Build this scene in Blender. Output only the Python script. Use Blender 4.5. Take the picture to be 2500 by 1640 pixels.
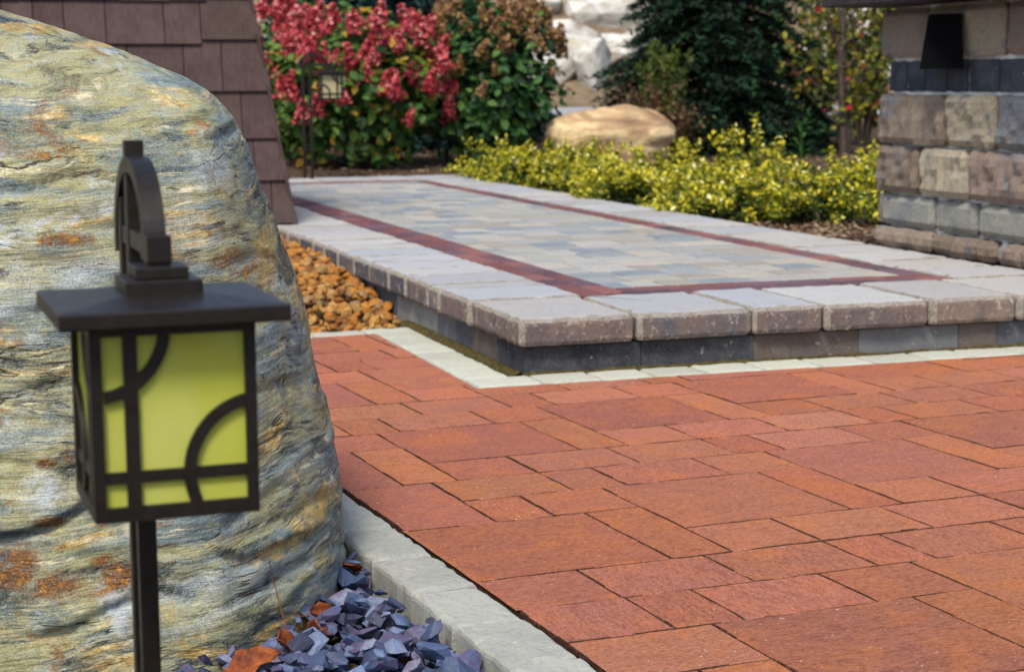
import bpy, bmesh, math, random
import numpy as np
from mathutils import Vector, Matrix, noise as mnoise

random.seed(7)
rng = np.random.default_rng(7)
for o in list(bpy.data.objects):
    bpy.data.objects.remove(o)
scene = bpy.context.scene
col = scene.collection

# ------------------------------------------------------------------ camera
FPX, YAW, PITCH, ROLL = 4403.37, .3893, .1407, .0060
CAM = np.array([-.4052, -.2068, 1.0353])
def cam_axes():
    cy, sy = math.cos(YAW), math.sin(YAW)
    f = np.array([sy*math.cos(PITCH), cy*math.cos(PITCH), -math.sin(PITCH)])
    r = np.array([cy, -sy, 0.]); d = np.cross(f, r)
    c, s = math.cos(ROLL), math.sin(ROLL)
    return c*r+s*d, -s*r+c*d, f
CR, CD, CF = cam_axes()
cd = bpy.data.cameras.new('camera')
cam = bpy.data.objects.new('camera', cd); col.objects.link(cam)
cam.matrix_world = Matrix(((CR[0], -CD[0], -CF[0], CAM[0]), (CR[1], -CD[1], -CF[1], CAM[1]),
                           (CR[2], -CD[2], -CF[2], CAM[2]), (0, 0, 0, 1)))
cd.sensor_width = 36.; cd.lens = FPX/2500*36.
cd.clip_end = 2000.; cd.clip_start = .05
cd.dof.use_dof = True; cd.dof.focus_distance = 3.75; cd.dof.aperture_fstop = 6.8
scene.camera = cam

# ------------------------------------------------------------------ light
world = bpy.data.worlds.new('World'); scene.world = world; world.use_nodes = True
SUN_DIR = Vector((-.50, -.62, 1.15)).normalized()          # towards the sun
wn = world.node_tree; bg = wn.nodes['Background']
sky = wn.nodes.new('ShaderNodeTexSky'); sky.sky_type = 'NISHITA'; sky.sun_disc = False
sky.sun_elevation = math.asin(SUN_DIR.z); sky.sun_rotation = math.atan2(SUN_DIR.x, SUN_DIR.y)
sky.air_density = 1.0; sky.dust_density = 2.5; sky.ozone_density = 1.0
wn.links.new(sky.outputs[0], bg.inputs[0]); bg.inputs[1].default_value = .105
sl = bpy.data.lights.new('sun', 'SUN'); sl.energy = 2.1; sl.angle = math.radians(14); sl.color = (1., .94, .84)
sun = bpy.data.objects.new('sun', sl); col.objects.link(sun)
sun.rotation_euler = SUN_DIR.to_track_quat('Z', 'Y').to_euler(); sun.location = (0, 0, 12)
vs = scene.view_settings
vs.view_transform = 'Standard'; vs.look = 'None'; vs.gamma = 1.; vs.use_curve_mapping = False; vs.exposure = .80

# ------------------------------------------------------------------ photo-pixel helper (2380-wide picture)
def ray(x, y):
    k = 2500/2380
    return CR*((x*k-1250)/FPX) + CD*((y*k-820)/FPX) + CF
def at_depth(x, y, d): return CAM + ray(x, y)*d
def smooth(a, b, x):
    t = min(1, max(0, (x-a)/(b-a))); return t*t*(3-2*t)
# platform frame
A0 = math.radians(-4.0); PO = np.array([2.0, 5.6])
EX = np.array([math.cos(A0), math.sin(A0)]); EY = np.array([-math.sin(A0), math.cos(A0)])
def W(u, v): return PO + EX*u + EY*v
def loc(x, y):
    d = np.array([x, y])-PO; return d@EX, d@EY

# ------------------------------------------------------------------ tags and meshes
def tag(o, label=None, cat=None, group=None, kind=None):
    if label: o['label'] = label
    if cat: o['category'] = cat
    if group: o['group'] = group
    if kind: o['kind'] = kind
    return o
def empty(name, l=(0, 0, 0), rz=0.):
    o = bpy.data.objects.new(name, None); col.objects.link(o); o.location = l; o.rotation_euler = (0, 0, rz)
    o.empty_display_size = .1
    return o
def mesh_of(name, v, f, mat=None, smooth=False):
    m = bpy.data.meshes.new(name)
    m.from_pydata([tuple(map(float, p)) for p in v], [], [tuple(int(i) for i in q) for q in f])
    if mat: m.materials.append(mat)
    if smooth: m.polygons.foreach_set('use_smooth', [True]*len(m.polygons))
    m.update()
    return m
def link(name, me, parent=None, l=None, rot=None):
    o = bpy.data.objects.new(name, me); col.objects.link(o)
    if parent: o.parent = parent
    if l is not None: o.location = l
    if rot is not None: o.rotation_euler = rot
    return o
class MB:
    def __init__(s): s.v = []; s.f = []
    def add(s, v, f):
        n = len(s.v); s.v += [tuple(p) for p in v]; s.f += [tuple(i+n for i in q) for q in f]
    def box(s, a, b, bev=0.):
        x0, y0, z0 = a; x1, y1, z1 = b
        if bev <= 0:
            s.add([(x0,y0,z0),(x1,y0,z0),(x1,y1,z0),(x0,y1,z0),(x0,y0,z1),(x1,y0,z1),(x1,y1,z1),(x0,y1,z1)],
                  [(0,3,2,1),(4,5,6,7),(0,1,5,4),(1,2,6,5),(2,3,7,6),(3,0,4,7)]); return
        bm = bmesh.new(); bmesh.ops.create_cube(bm, size=1)
        for v in bm.verts:
            v.co = Vector(((x0+x1)/2+v.co.x*(x1-x0), (y0+y1)/2+v.co.y*(y1-y0), (z0+z1)/2+v.co.z*(z1-z0)))
        bmesh.ops.bevel(bm, geom=bm.edges[:], offset=bev, segments=2, profile=.6, affect='EDGES')
        bm.verts.index_update()
        s.add([v.co[:] for v in bm.verts], [[v.index for v in f.verts] for f in bm.faces]); bm.free()
    def sweep(s, path, prof, closed=False, frame=None):
        # path: points, prof: fn(i)-> list of (a,b); frame(i)-> (A,B) vectors
        n0 = len(s.v); k = None
        for i, p in enumerate(path):
            a, b = frame(i); pr = prof(i); k = len(pr)
            for (q, r) in pr: s.v.append(tuple(np.array(p)+np.array(a)*q+np.array(b)*r))
        n = len(path)
        for i in range(n-1):
            for j in range(k):
                s.f.append((n0+i*k+j, n0+i*k+(j+1) % k, n0+(i+1)*k+(j+1) % k, n0+(i+1)*k+j))
        s.f.append(tuple(n0+j for j in range(k))[::-1]); s.f.append(tuple(n0+(n-1)*k+j for j in range(k)))
    def tube(s, pts, radii, n=6):
        pts = [np.array(p, float) for p in pts]
        fr = []
        for i in range(len(pts)):
            t = pts[min(i+1, len(pts)-1)]-pts[max(i-1, 0)]; t = t/(np.linalg.norm(t)+1e-9)
            h = np.array([1., 0, 0]) if abs(t[0]) < .8 else np.array([0, 1., 0])
            a = np.cross(t, h); a /= np.linalg.norm(a); b = np.cross(t, a); fr.append((a, b))
        s.sweep(pts, lambda i: [(radii[i]*math.cos(2*math.pi*j/n), radii[i]*math.sin(2*math.pi*j/n)) for j in range(n)],
                frame=lambda i: fr[i])
    def mesh(s, name, mat, smooth=False): return mesh_of(name, s.v, s.f, mat, smooth)
    def build(s, name, mat, parent=None, smooth=False, l=None, rot=None):
        return link(name, s.mesh(name, mat, smooth), parent, l, rot)

# ------------------------------------------------------------------ node materials
class NT:
    def __init__(s, name, rough=.85, spec=.3):
        s.m = bpy.data.materials.new(name); s.m.use_nodes = True; s.t = s.m.node_tree
        s.b = s.t.nodes['Principled BSDF']; s.b.inputs['Roughness'].default_value = rough
        s.b.inputs['Specular IOR Level'].default_value = spec
    def n(s, ty, **kw):
        d = s.t.nodes.new(ty)
        for k, v in kw.items(): setattr(d, k, v)
        return d
    def set(s, sock, v):
        if isinstance(v, bpy.types.NodeSocket): s.t.links.new(v, sock)
        elif v is not None: sock.default_value = v
    def obj(s, rnd=True):
        c = s.n('ShaderNodeTexCoord').outputs['Object']
        if not rnd: return c
        r = s.n('ShaderNodeObjectInfo').outputs['Random']
        k = s.math('MULTIPLY', r, 137.)
        a = s.n('ShaderNodeVectorMath', operation='ADD'); s.set(a.inputs[0], c); s.set(a.inputs[1], k); return a.outputs[0]
    def map(s, v, scale=(1, 1, 1), rot=(0, 0, 0), loc=(0, 0, 0)):
        m = s.n('ShaderNodeMapping'); s.set(m.inputs[0], v); m.inputs['Scale'].default_value = scale
        m.inputs['Rotation'].default_value = rot; m.inputs['Location'].default_value = loc; return m.outputs[0]
    def noise(s, v, scale, detail=4., rough=.55, dist=0., out='Fac'):
        m = s.n('ShaderNodeTexNoise'); s.set(m.inputs['Vector'], v); m.inputs['Scale'].default_value = scale
        m.inputs['Detail'].default_value = detail; m.inputs['Roughness'].default_value = rough
        m.inputs['Distortion'].default_value = dist; return m.outputs[out]
    def voro(s, v, scale, feat='F1', out='Distance'):
        m = s.n('ShaderNodeTexVoronoi', feature=feat); s.set(m.inputs['Vector'], v); m.inputs['Scale'].default_value = scale
        return m.outputs[out]
    def ramp(s, f, stops, interp='LINEAR'):
        r = s.n('ShaderNodeValToRGB'); s.set(r.inputs[0], f); e = r.color_ramp.elements; r.color_ramp.interpolation = interp
        while len(e) < len(stops): e.new(.5)
        for q, (p, c) in zip(e, stops):
            q.position = p; q.color = (*c, 1) if not isinstance(c, (int, float)) else (c, c, c, 1)
        return r.outputs[0]
    def mix(s, f, a, b, blend='MIX'):
        m = s.n('ShaderNodeMix', data_type='RGBA', blend_type=blend)
        s.set(m.inputs[0], f)
        for i, v in ((6, a), (7, b)):
            s.set(m.inputs[i], (*v, 1) if isinstance(v, tuple) and len(v) == 3 else v)
        return m.outputs[2]
    def math(s, op, a, b=None, c=None):
        m = s.n('ShaderNodeMath', operation=op); s.set(m.inputs[0], a); s.set(m.inputs[1], b)
        if c is not None: s.set(m.inputs[2], c)
        return m.outputs[0]
    def bump(s, h, strength=.3, dist=.01, nrm=None):
        b = s.n('ShaderNodeBump'); b.inputs['Strength'].default_value = strength; b.inputs['Distance'].default_value = dist
        s.set(b.inputs['Height'], h)
        if nrm is not None: s.set(b.inputs['Normal'], nrm)
        return b.outputs[0]
    def done(s, colr, nrm=None, rough=None):
        s.set(s.b.inputs['Base Color'], (*colr, 1) if isinstance(colr, tuple) else colr)
        if nrm is not None: s.set(s.b.inputs['Normal'], nrm)
        if rough is not None: s.set(s.b.inputs['Roughness'], rough)
        return s.m
    def ocol(s): return s.n('ShaderNodeObjectInfo').outputs['Color']

def make_paver(name, sx, sy):
    t = NT(name, .88, .2); v = t.obj()
    streak = t.noise(t.map(v, (sx, sy, 20)), 1., 6., .72)
    grain = t.noise(v, 300., 3., .8)
    blot = t.noise(v, 5.5, 7., .68, .7)
    fine = t.noise(t.map(v, (1 if sx < sy else 2.4, 1 if sy < sx else 2.4, 1)), 75., 6., .82)
    base = t.ocol()
    c = t.mix(t.ramp(streak, [(.40, .55), (.53, 0.)]), base, t.mix(1., base, (.58, .49, .48), 'MULTIPLY'))
    c = t.mix(t.ramp(blot, [(.50, 0.), (.66, .75)]), c, t.mix(.5, base, (.62, .19, .030)))
    c = t.mix(t.ramp(blot, [(.32, .6), (.46, 0.)]), c, t.mix(.5, base, (.24, .095, .092)))
    c = t.mix(t.ramp(fine, [(.36, .9), (.50, .0)]), c, t.mix(1., c, (.36, .31, .33), 'MULTIPLY'))
    c = t.mix(t.ramp(fine, [(.52, 0.), (.66, .65)]), c, t.mix(.5, c, (.80, .38, .23)))
    c = t.mix(t.ramp(grain, [(.32, .9), (.44, 0.)]), c, t.mix(1., c, (.25, .22, .24), 'MULTIPLY'))
    c = t.mix(t.ramp(t.noise(v, 120., 1., .5), [(.745, 0.), (.79, .9)]), c, (.74, .68, .62))
    h = t.math('ADD', t.math('MULTIPLY', streak, .6), t.math('ADD', t.math('MULTIPLY', grain, .4), t.math('MULTIPLY', fine, 1.2)))
    return t.done(c, t.bump(h, .9, .005))
def make_concrete(name, col2, spots=True):
    t = NT(name, .9, .2); v = t.obj(); base = t.ocol()
    n1 = t.noise(v, 9., 5., .6, .3); n2 = t.noise(v, 70., 4., .7); n3 = t.noise(v, 280., 2., .6)
    c = t.mix(t.ramp(n1, [(.35, 0.), (.68, .8)]), base, t.mix(.5, base, col2))
    c = t.mix(t.ramp(n2, [(.3, .5), (.5, 0.)]), c, t.mix(1., c, (.55, .54, .50), 'MULTIPLY'))
    c = t.mix(t.ramp(n3, [(.62, 0.), (.75, .5)]), c, (.62, .60, .55))
    if spots:
        c = t.mix(t.ramp(t.noise(v, 34., 3., .6), [(.66, 0.), (.74, .7)]), c, (.50, .46, .38))
    h = t.math('ADD', n2, t.math('MULTIPLY', n3, .5))
    return t.done(c, t.bump(h, .5, .004))
def make_plain(name, c, rough=.5, spec=.4, metal=0., var=.15, scale=30., bump=.1):
    t = NT(name, rough, spec); v = t.obj(); n = t.noise(v, scale, 5., .6)
    t.b.inputs['Metallic'].default_value = metal
    cc = t.mix(t.ramp(n, [(.3, 0.), (.7, 1.)]), tuple(x*(1-var) for x in c), tuple(min(1, x*(1+var)) for x in c))
    r = t.math('ADD', t.math('MULTIPLY', n, .25), rough-.12)
    return t.done(cc, t.bump(n, bump, .003), r)
def make_leaf(name, stops, trans=.25, rough=.55, attr='rnd'):
    t = NT(name, rough, .3)
    a = t.n('ShaderNodeAttribute', attribute_name=attr).outputs['Fac']
    c = t.ramp(a, stops)
    t.set(t.b.inputs['Base Color'], c)
    tr = t.n('ShaderNodeBsdfTranslucent'); t.set(tr.inputs[0], c)
    mx = t.n('ShaderNodeMixShader'); mx.inputs[0].default_value = trans
    t.set(mx.inputs[1], t.b.outputs[0]); t.set(mx.inputs[2], tr.outputs[0])
    out = [n for n in t.t.nodes if n.type == 'OUTPUT_MATERIAL'][0]
    t.t.links.new(mx.outputs[0], out.inputs[0])
    return t.m

M = {}
M['paver_x'] = make_paver('brushed paver across', 14, 150)
M['paver_y'] = make_paver('brushed paver along', 150, 14)
M['cap'] = make_concrete('tumbled cap stone', (.38, .385, .40))
M['side'] = make_concrete('base stone', (.15, .15, .16))
M['cap_side'] = None
M['white'] = make_concrete('white border paver', (.50, .50, .41), False)
M['edge'] = make_concrete('edging concrete', (.44, .44, .38))
M['brick'] = make_concrete('band brick', (.24, .10, .10), False)
M['field'] = make_concrete('field paver', (.36, .36, .35), False)
M['metal'] = make_plain('bronze painted metal', (.012, .0092, .0076), .40, .34, 0., .25, 60., .15)
M['black'] = make_plain('black sheet metal', (.003, .0034, .004), .8, .05, 0., .3, 20., .1)
t = NT('olive moss', .95, .1); v = t.obj(False); n = t.noise(v, 60., 5., .7)
M['moss'] = t.done(t.ramp(n, [(.3, (.022, .018, .007)), (.55, (.085, .068, .022)), (.8, (.18, .145, .06))]), t.bump(n, .8, .01))
M['slab'] = make_plain('dark coping stone', (.030, .027, .026), .8, .3, 0., .5, 30., .4)

# joint sand / mulch / soil -------------------------------------------------
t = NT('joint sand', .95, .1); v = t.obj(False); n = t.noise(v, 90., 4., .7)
M['sand'] = t.done(t.ramp(n, [(.3, (.028, .012, .008)), (.55, (.075, .034, .022)), (.75, (.20, .13, .09)), (.85, (.34, .27, .20))]), t.bump(n, .6, .006))  # real joint sand; its dark tone also paints joint shade on paver sides
t = NT('ground cover soil and mulch', .95, .1); v = t.obj(False)
n = t.noise(v, 3., 6., .7); n2 = t.noise(v, 45., 4., .75, 1.5)
mul = t.ramp(n2, [(.28, (.018, .011, .008)), (.5, (.085, .055, .036)), (.66, (.20, .145, .10)), (.8, (.30, .24, .17))])
soil = t.ramp(t.math('ADD', t.math('MULTIPLY', n, .6), t.math('MULTIPLY', n2, .4)), [(.34, (.13, .095, .06)), (.5, (.23, .17, .11)), (.62, (.30, .235, .155)), (.75, (.42, .36, .27))])
sx = t.n('ShaderNodeSeparateXYZ'); t.set(sx.inputs[0], v)
dd = t.math('ADD', t.math('MULTIPLY', sx.outputs[0], float(EY[0])), t.math('MULTIPLY', sx.outputs[1], float(EY[1])))
dd = t.math('ADD', dd, t.math('MULTIPLY', n, 1.5))
M['ground'] = t.done(t.mix(t.ramp(t.math('DIVIDE', dd, 40.), [(.575, 0.), (.625, 1.)]), mul, soil), t.bump(n2, .8, .03))
M['asphalt'] = make_plain('grey driveway asphalt', (.30, .30, .31), .9, .2, 0., .15, 8., .3)

# boulder rock ---------------------------------------------------------------
def make_gneiss():
    t = NT('banded gneiss', .76, .3); v = t.obj(False)
    warp = t.noise(v, 2.4, 4., .5, 0., 'Color')
    w = t.n('ShaderNodeVectorMath', operation='MULTIPLY_ADD')
    t.set(w.inputs[0], warp); w.inputs[1].default_value = (.11, .11, .075); t.set(w.inputs[2], v); vv = w.outputs[0]
    vv = t.map(vv, (1, 1, 1), (0, math.radians(3), 0))
    def band(sx, sz, loc, det=7., ro=.62, di=.6): return t.noise(t.map(vv, (sx, sx, sz), (0, 0, 0), loc), 1., det, ro, di)
    lens = band(2.2, 9., (3.3, 1.1, .2)); lens2 = band(2.6, 10., (8.1, 4., 5.5)); pale = band(2.4, 5.5, (1.7, 9.2, 3.1)); och = band(3.2, 13., (6.6, 2.2, 8.8))
    fs = band(6., 75., (.3, .8, 2.), 8., .70, .35); fs2 = band(9., 40., (4.3, .8, 2.), 8., .72, .8)
    mid = t.noise(v, 42., 6., .75); grain = t.noise(v, 260., 4., .8); patch = t.noise(v, 5., 5., .6, .6)
    # olive-tan body with fine lamination
    c = t.ramp(fs, [(.30, (.115, .120, .070)), (.42, (.265, .260, .135)), (.51, (.43, .395, .195)), (.58, (.36, .375, .26)), (.70, (.70, .63, .37))])
    c = t.mix(t.ramp(fs2, [(.52, 0.), (.64, .6)]), c, (.34, .375, .33))
    # blue-grey lenses
    c = t.mix(t.math('MULTIPLY', t.ramp(lens, [(.48, 0.), (.56, .95)]), t.ramp(fs2, [(.34, .35), (.54, 1.)])), c, t.ramp(fs, [(.32, (.060, .090, .105)), (.5, (.17, .235, .255)), (.66, (.38, .44, .44))]))
    # near-black blue seams inside lenses
    c = t.mix(t.math('MULTIPLY', t.ramp(lens2, [(.555, 0.), (.62, .92)]), t.ramp(mid, [(.30, .2), (.55, 1.)])), c, (.026, .042, .050))
    # ochre and cream streaks
    c = t.mix(t.math('MULTIPLY', t.ramp(och, [(.55, 0.), (.61, .9)]), t.ramp(fs, [(.40, .1), (.55, 1.)])), c, t.ramp(mid, [(.35, (.36, .17, .030)), (.5, (.64, .40, .09)), (.65, (.90, .76, .42))]))
    sm = band(4.5, 30., (2.2, 7.1, 4.4), 7., .66, .5)
    c = t.mix(t.math('MULTIPLY', t.ramp(sm, [(.588, 0.), (.635, .92)]), t.ramp(mid, [(.34, .1), (.5, 1.)])), c, (.030, .040, .040))
    cm = band(5., 42., (9.2, 3.1, 7.4), 7., .66, .5)
    c = t.mix(t.math('MULTIPLY', t.ramp(cm, [(.59, 0.), (.65, .9)]), t.ramp(mid, [(.38, .1), (.56, 1.)])), c, (.84, .74, .48))
    # pale whitish washes
    c = t.mix(t.math('MULTIPLY', t.ramp(pale, [(.56, 0.), (.68, .7)]), t.ramp(grain, [(.35, .3), (.55, 1.)])), c, (.56, .61, .62))
    pt = t.noise(t.map(vv, (1.6, 1.6, 3.0), (0, 0, 0), (12., 3., 7.)), 2.4, 7., .66, .5)
    c = t.mix(t.math('MULTIPLY', t.ramp(pt, [(.56, 0.), (.63, .85)]), t.ramp(mid, [(.34, .25), (.56, 1.)])), c, t.ramp(fs2, [(.35, (.045, .075, .085)), (.52, (.12, .18, .19)), (.66, (.26, .31, .30))]))
    pw = t.noise(t.map(vv, (1.8, 1.8, 2.6), (0, 0, 0), (2., 13., 4.)), 2.6, 7., .70, .4)
    c = t.mix(t.math('MULTIPLY', t.ramp(pw, [(.58, 0.), (.66, .85)]), t.ramp(mid, [(.36, .1), (.56, 1.)])), c, (.60, .66, .70))
    # thin broken cracks
    cr = t.math('ABSOLUTE', t.math('SUBTRACT', band(1.4, 6.5, (5., 5., 1.), 5., .5, 1.), .5))
    crk = t.math('MULTIPLY', t.ramp(cr, [(.0, 1.), (.010, .0)]), t.ramp(patch, [(.50, 0.), (.58, 1.)]))
    c = t.mix(crk, c, (.03, .028, .022))
    # rust
    rs = t.noise(t.map(vv, (1.7, 1.7, 3.4), (0, 0, 0), (3.1, .4, 1.7)), 2.6, 6., .62, 1.2)
    rr = t.math('MULTIPLY', t.ramp(rs, [(.57, 0.), (.645, .95)]), t.ramp(mid, [(.40, 0.), (.56, 1.)]))
    az = math.radians(10.5); sp = t.n('ShaderNodeSeparateXYZ'); t.set(sp.inputs[0], v)
    uu = t.math('ADD', t.math('MULTIPLY', sp.outputs[0], math.cos(az)), t.math('MULTIPLY', sp.outputs[1], -math.sin(az)))
    b0 = at_depth(150, 900, 4.02); k = 1.0504/FPX*3.4; e1 = np.array([math.cos(az), -math.sin(az), 0])
    fz = t.math('MULTIPLY', t.math('SUBTRACT', t.noise(v, 13., 6., .7), .5), 2.2)
    def spots(lst):
        acc = None
        for (x, y, rx, rz) in lst:
            pq = at_depth(x, y, 3.40 if x < 500 else 3.65)
            du = t.math('MULTIPLY', t.math('SUBTRACT', uu, float((pq-b0)@e1)), 1/(rx*k)); dw = t.math('MULTIPLY', t.math('SUBTRACT', sp.outputs[2], float(pq[2])+.10), 1/(rz*k))
            d = t.math('SQRT', t.math('ADD', t.math('MULTIPLY', du, du), t.math('MULTIPLY', dw, dw)))
            m = t.ramp(t.math('ADD', d, fz), [(.55, 1.), (1.05, 0.)]); acc = m if acc is None else t.math('MAXIMUM', acc, m)
        return acc
    st = spots([(40, 1265, 75, 60), (140, 1305, 75, 42), (280, 1300, 50, 38), (238, 1262, 34, 20), (112, 1036, 26, 16), (125, 1170, 36, 20), (160, 545, 60, 18)])
    rr = t.math('MAXIMUM', rr, t.math('MULTIPLY', st, t.ramp(mid, [(.34, .25), (.52, 1.)])))
    oc = t.math('MULTIPLY', spots([(725, 1195, 75, 60), (640, 1240, 90, 30), (60, 60, 90, 18), (230, 95, 70, 12), (620, 590, 40, 90)]), t.ramp(mid, [(.38, .15), (.55, .9)]))
    c = t.mix(oc, c, t.ramp(fs2, [(.35, (.30, .17, .03)), (.52, (.58, .38, .09)), (.66, (.80, .66, .34))]))
    wp = t.math('MULTIPLY', spots([(100, 1090, 50, 55), (520, 690, 80, 30), (270, 1360, 60, 60)]), t.ramp(mid, [(.38, .05), (.58, .7)]))
    c = t.mix(wp, c, (.60, .67, .74))
    c = t.mix(rr, c, t.ramp(mid, [(.38, (.065, .022, .008)), (.52, (.20, .066, .014)), (.66, (.46, .25, .05))]))
    c = t.mix(t.ramp(mid, [(.32, .6), (.46, 0.)]), c, t.mix(1., c, (.50, .50, .46), 'MULTIPLY'))
    c = t.mix(t.ramp(grain, [(.34, .8), (.47, 0.)]), c, t.mix(1., c, (.36, .37, .36), 'MULTIPLY'))
    c = t.mix(t.ramp(grain, [(.54, 0.), (.68, .65)]), c, t.mix(.55, c, (.92, .88, .72)))
    h = t.math('ADD', t.math('MULTIPLY', fs, .9), t.math('ADD', t.math('MULTIPLY', mid, .45), t.math('MULTIPLY', grain, .16)))
    h = t.math('SUBTRACT', t.math('ADD', h, t.math('MULTIPLY', fs2, .5)), t.math('MULTIPLY', crk, .8))
    h = t.math('SUBTRACT', h, t.math('MULTIPLY', t.ramp(lens2, [(.55, 0.), (.66, 1.)]), .8))
    return t.done(c, t.bump(h, .7, .014))
M['gneiss'] = make_gneiss()
def make_rock(name, stops, band=(1, 1, 3)):
    t = NT(name, .88, .25); v = t.obj()
    a = t.noise(t.map(v, band), 1.6, 7., .6, .8); b = t.noise(v, 22., 5., .7)
    c = t.mix(t.ramp(b, [(.3, .5), (.5, 0.)]), t.ramp(a, stops), (.22, .18, .14))
    return t.done(c, t.bump(t.math('ADD', a, t.math('MULTIPLY', b, .5)), .6, .03))
M['tan_rock'] = make_rock('tan banded rock', [(.33, (.25, .15, .08)), (.46, (.48, .33, .18)), (.54, (.72, .55, .30)), (.62, (.52, .38, .22)), (.75, (.42, .30, .20))], (.7, .7, 2.6))
M['white_rock'] = make_rock('pale limestone', [(.3, (.22, .19, .15)), (.44, (.44, .42, .37)), (.56, (.64, .63, .59)), (.70, (.50, .43, .31))], (1, 1, 1.6))
# chips with per-stone colour attribute
def make_chip(name, stops, spec=.35, rough=.7):
    t = NT(name, rough, spec); v = t.obj(False)
    a = t.n('ShaderNodeAttribute', attribute_name='rnd').outputs['Fac']
    n = t.noise(v, 55., 5., .65); n2 = t.noise(v, 300., 3., .7)
    c = t.ramp(t.math('ADD', a, t.math('MULTIPLY', t.math('SUBTRACT', n, .5), .5)), stops)
    c = t.mix(t.ramp(n2, [(.3, .6), (.5, 0.)]), c, t.mix(1., c, (.5, .5, .55), 'MULTIPLY'))
    c = t.mix(t.ramp(n2, [(.62, 0.), (.76, .4)]), c, (.55, .55, .62))
    return t.done(c, t.bump(t.math('ADD', n, t.math('MULTIPLY', n2, .3)), .6, .006))
M['slate'] = make_chip('purple slate chip', [(0., (.011, .015, .033)), (.2, (.034, .044, .090)), (.4, (.050, .082, .175)), (.55, (.082, .060, .118)), (.75, (.085, .135, .255)), (.9, (.17, .21, .32)), (1.0, (.13, .10, .155))], .5, .55)
M['river'] = make_chip('orange river gravel', [(0., (.07, .032, .010)), (.25, (.26, .095, .012)), (.5, (.44, .175, .018)), (.7, (.22, .135, .045)), (.85, (.50, .255, .055)), (1., (.15, .105, .065))])
M['mulch'] = make_chip('mulch chip', [(0., (.04, .022, .014)), (.4, (.15, .085, .05)), (.7, (.30, .20, .12)), (1., (.42, .32, .21))], .15, .9)
M['shingle'] = None
t = NT('brown shingle', .82, .25); v = t.obj()
n = t.noise(t.map(v, (40, 40, 5)), 1.6, 6., .65); n2 = t.noise(v, 6., 4., .6)
c = t.mix(t.ramp(n, [(.3, 0.), (.7, 1.)]), (.050, .031, .029), (.088, .057, .053))
c = t.mix(t.ramp(n2, [(.4, 0.), (.75, .6)]), c, (.115, .080, .076))
c = t.mix(1., c, t.ocol(), 'MULTIPLY')
M['shingle'] = t.done(c, t.bump(n, .3, .005))
M['trim'] = make_plain('brown trim metal', (.055, .034, .030), .5, .4, 0., .2, 20., .05)

# wall stone of pillar (two-tone by noise)
t = NT('split face wall stone', .92, .2); v = t.obj(); base = t.ocol()
n1 = t.noise(v, 5., 4., .6, .8); n2 = t.noise(v, 55., 5., .72); n3 = t.noise(v, 170., 3., .7)
c = t.mix(t.ramp(n1, [(.56, 0.), (.66, .8)]), base, (.20, .21, .23))
c = t.mix(t.ramp(n1, [(.30, .7), (.42, 0.)]), c, t.mix(.5, base, (.40, .33, .26)))
c = t.mix(t.ramp(n2, [(.3, .65), (.5, 0.)]), c, t.mix(1., c, (.48, .44, .44), 'MULTIPLY'))
c = t.mix(t.ramp(n3, [(.58, 0.), (.72, .6)]), c, (.52, .46, .38))
M['wallstone'] = t.done(c, t.bump(t.math('ADD', n2, t.math('MULTIPLY', n3, .5)), .9, .012))

# ------------------------------------------------------------------ shapes
def clip(poly, n, c):        # keep n.p <= c
    out = []
    for i in range(len(poly)):
        p, q = np.array(poly[i]), np.array(poly[(i+1) % len(poly)])
        a, b = p@n-c, q@n-c
        if a <= 0: out.append(tuple(p))
        if (a < 0 < b) or (b < 0 < a): out.append(tuple(p+(q-p)*(a/(a-b))))
    r = []
    for p in out:
        if not r or np.hypot(p[0]-r[-1][0], p[1]-r[-1][1]) > 1e-4: r.append(p)
    if len(r) > 1 and np.hypot(r[0][0]-r[-1][0], r[0][1]-r[-1][1]) < 1e-4: r.pop()
    return r
def area(p): return .5*sum(p[i][0]*p[(i+1) % len(p)][1]-p[(i+1) % len(p)][0]*p[i][1] for i in range(len(p)))
def inset(p, d):
    n = len(p); out = []
    for i in range(n):
        a, b, c = np.array(p[i-1]), np.array(p[i]), np.array(p[(i+1) % n])
        e1 = b-a; e2 = c-b; e1 /= np.linalg.norm(e1)+1e-9; e2 /= np.linalg.norm(e2)+1e-9
        n1 = np.array([-e1[1], e1[0]]); n2 = np.array([-e2[1], e2[0]])
        m = n1+n2; m = m/max(m@m, .35)*2
        out.append(tuple(b+m*d))
    return out
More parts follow.
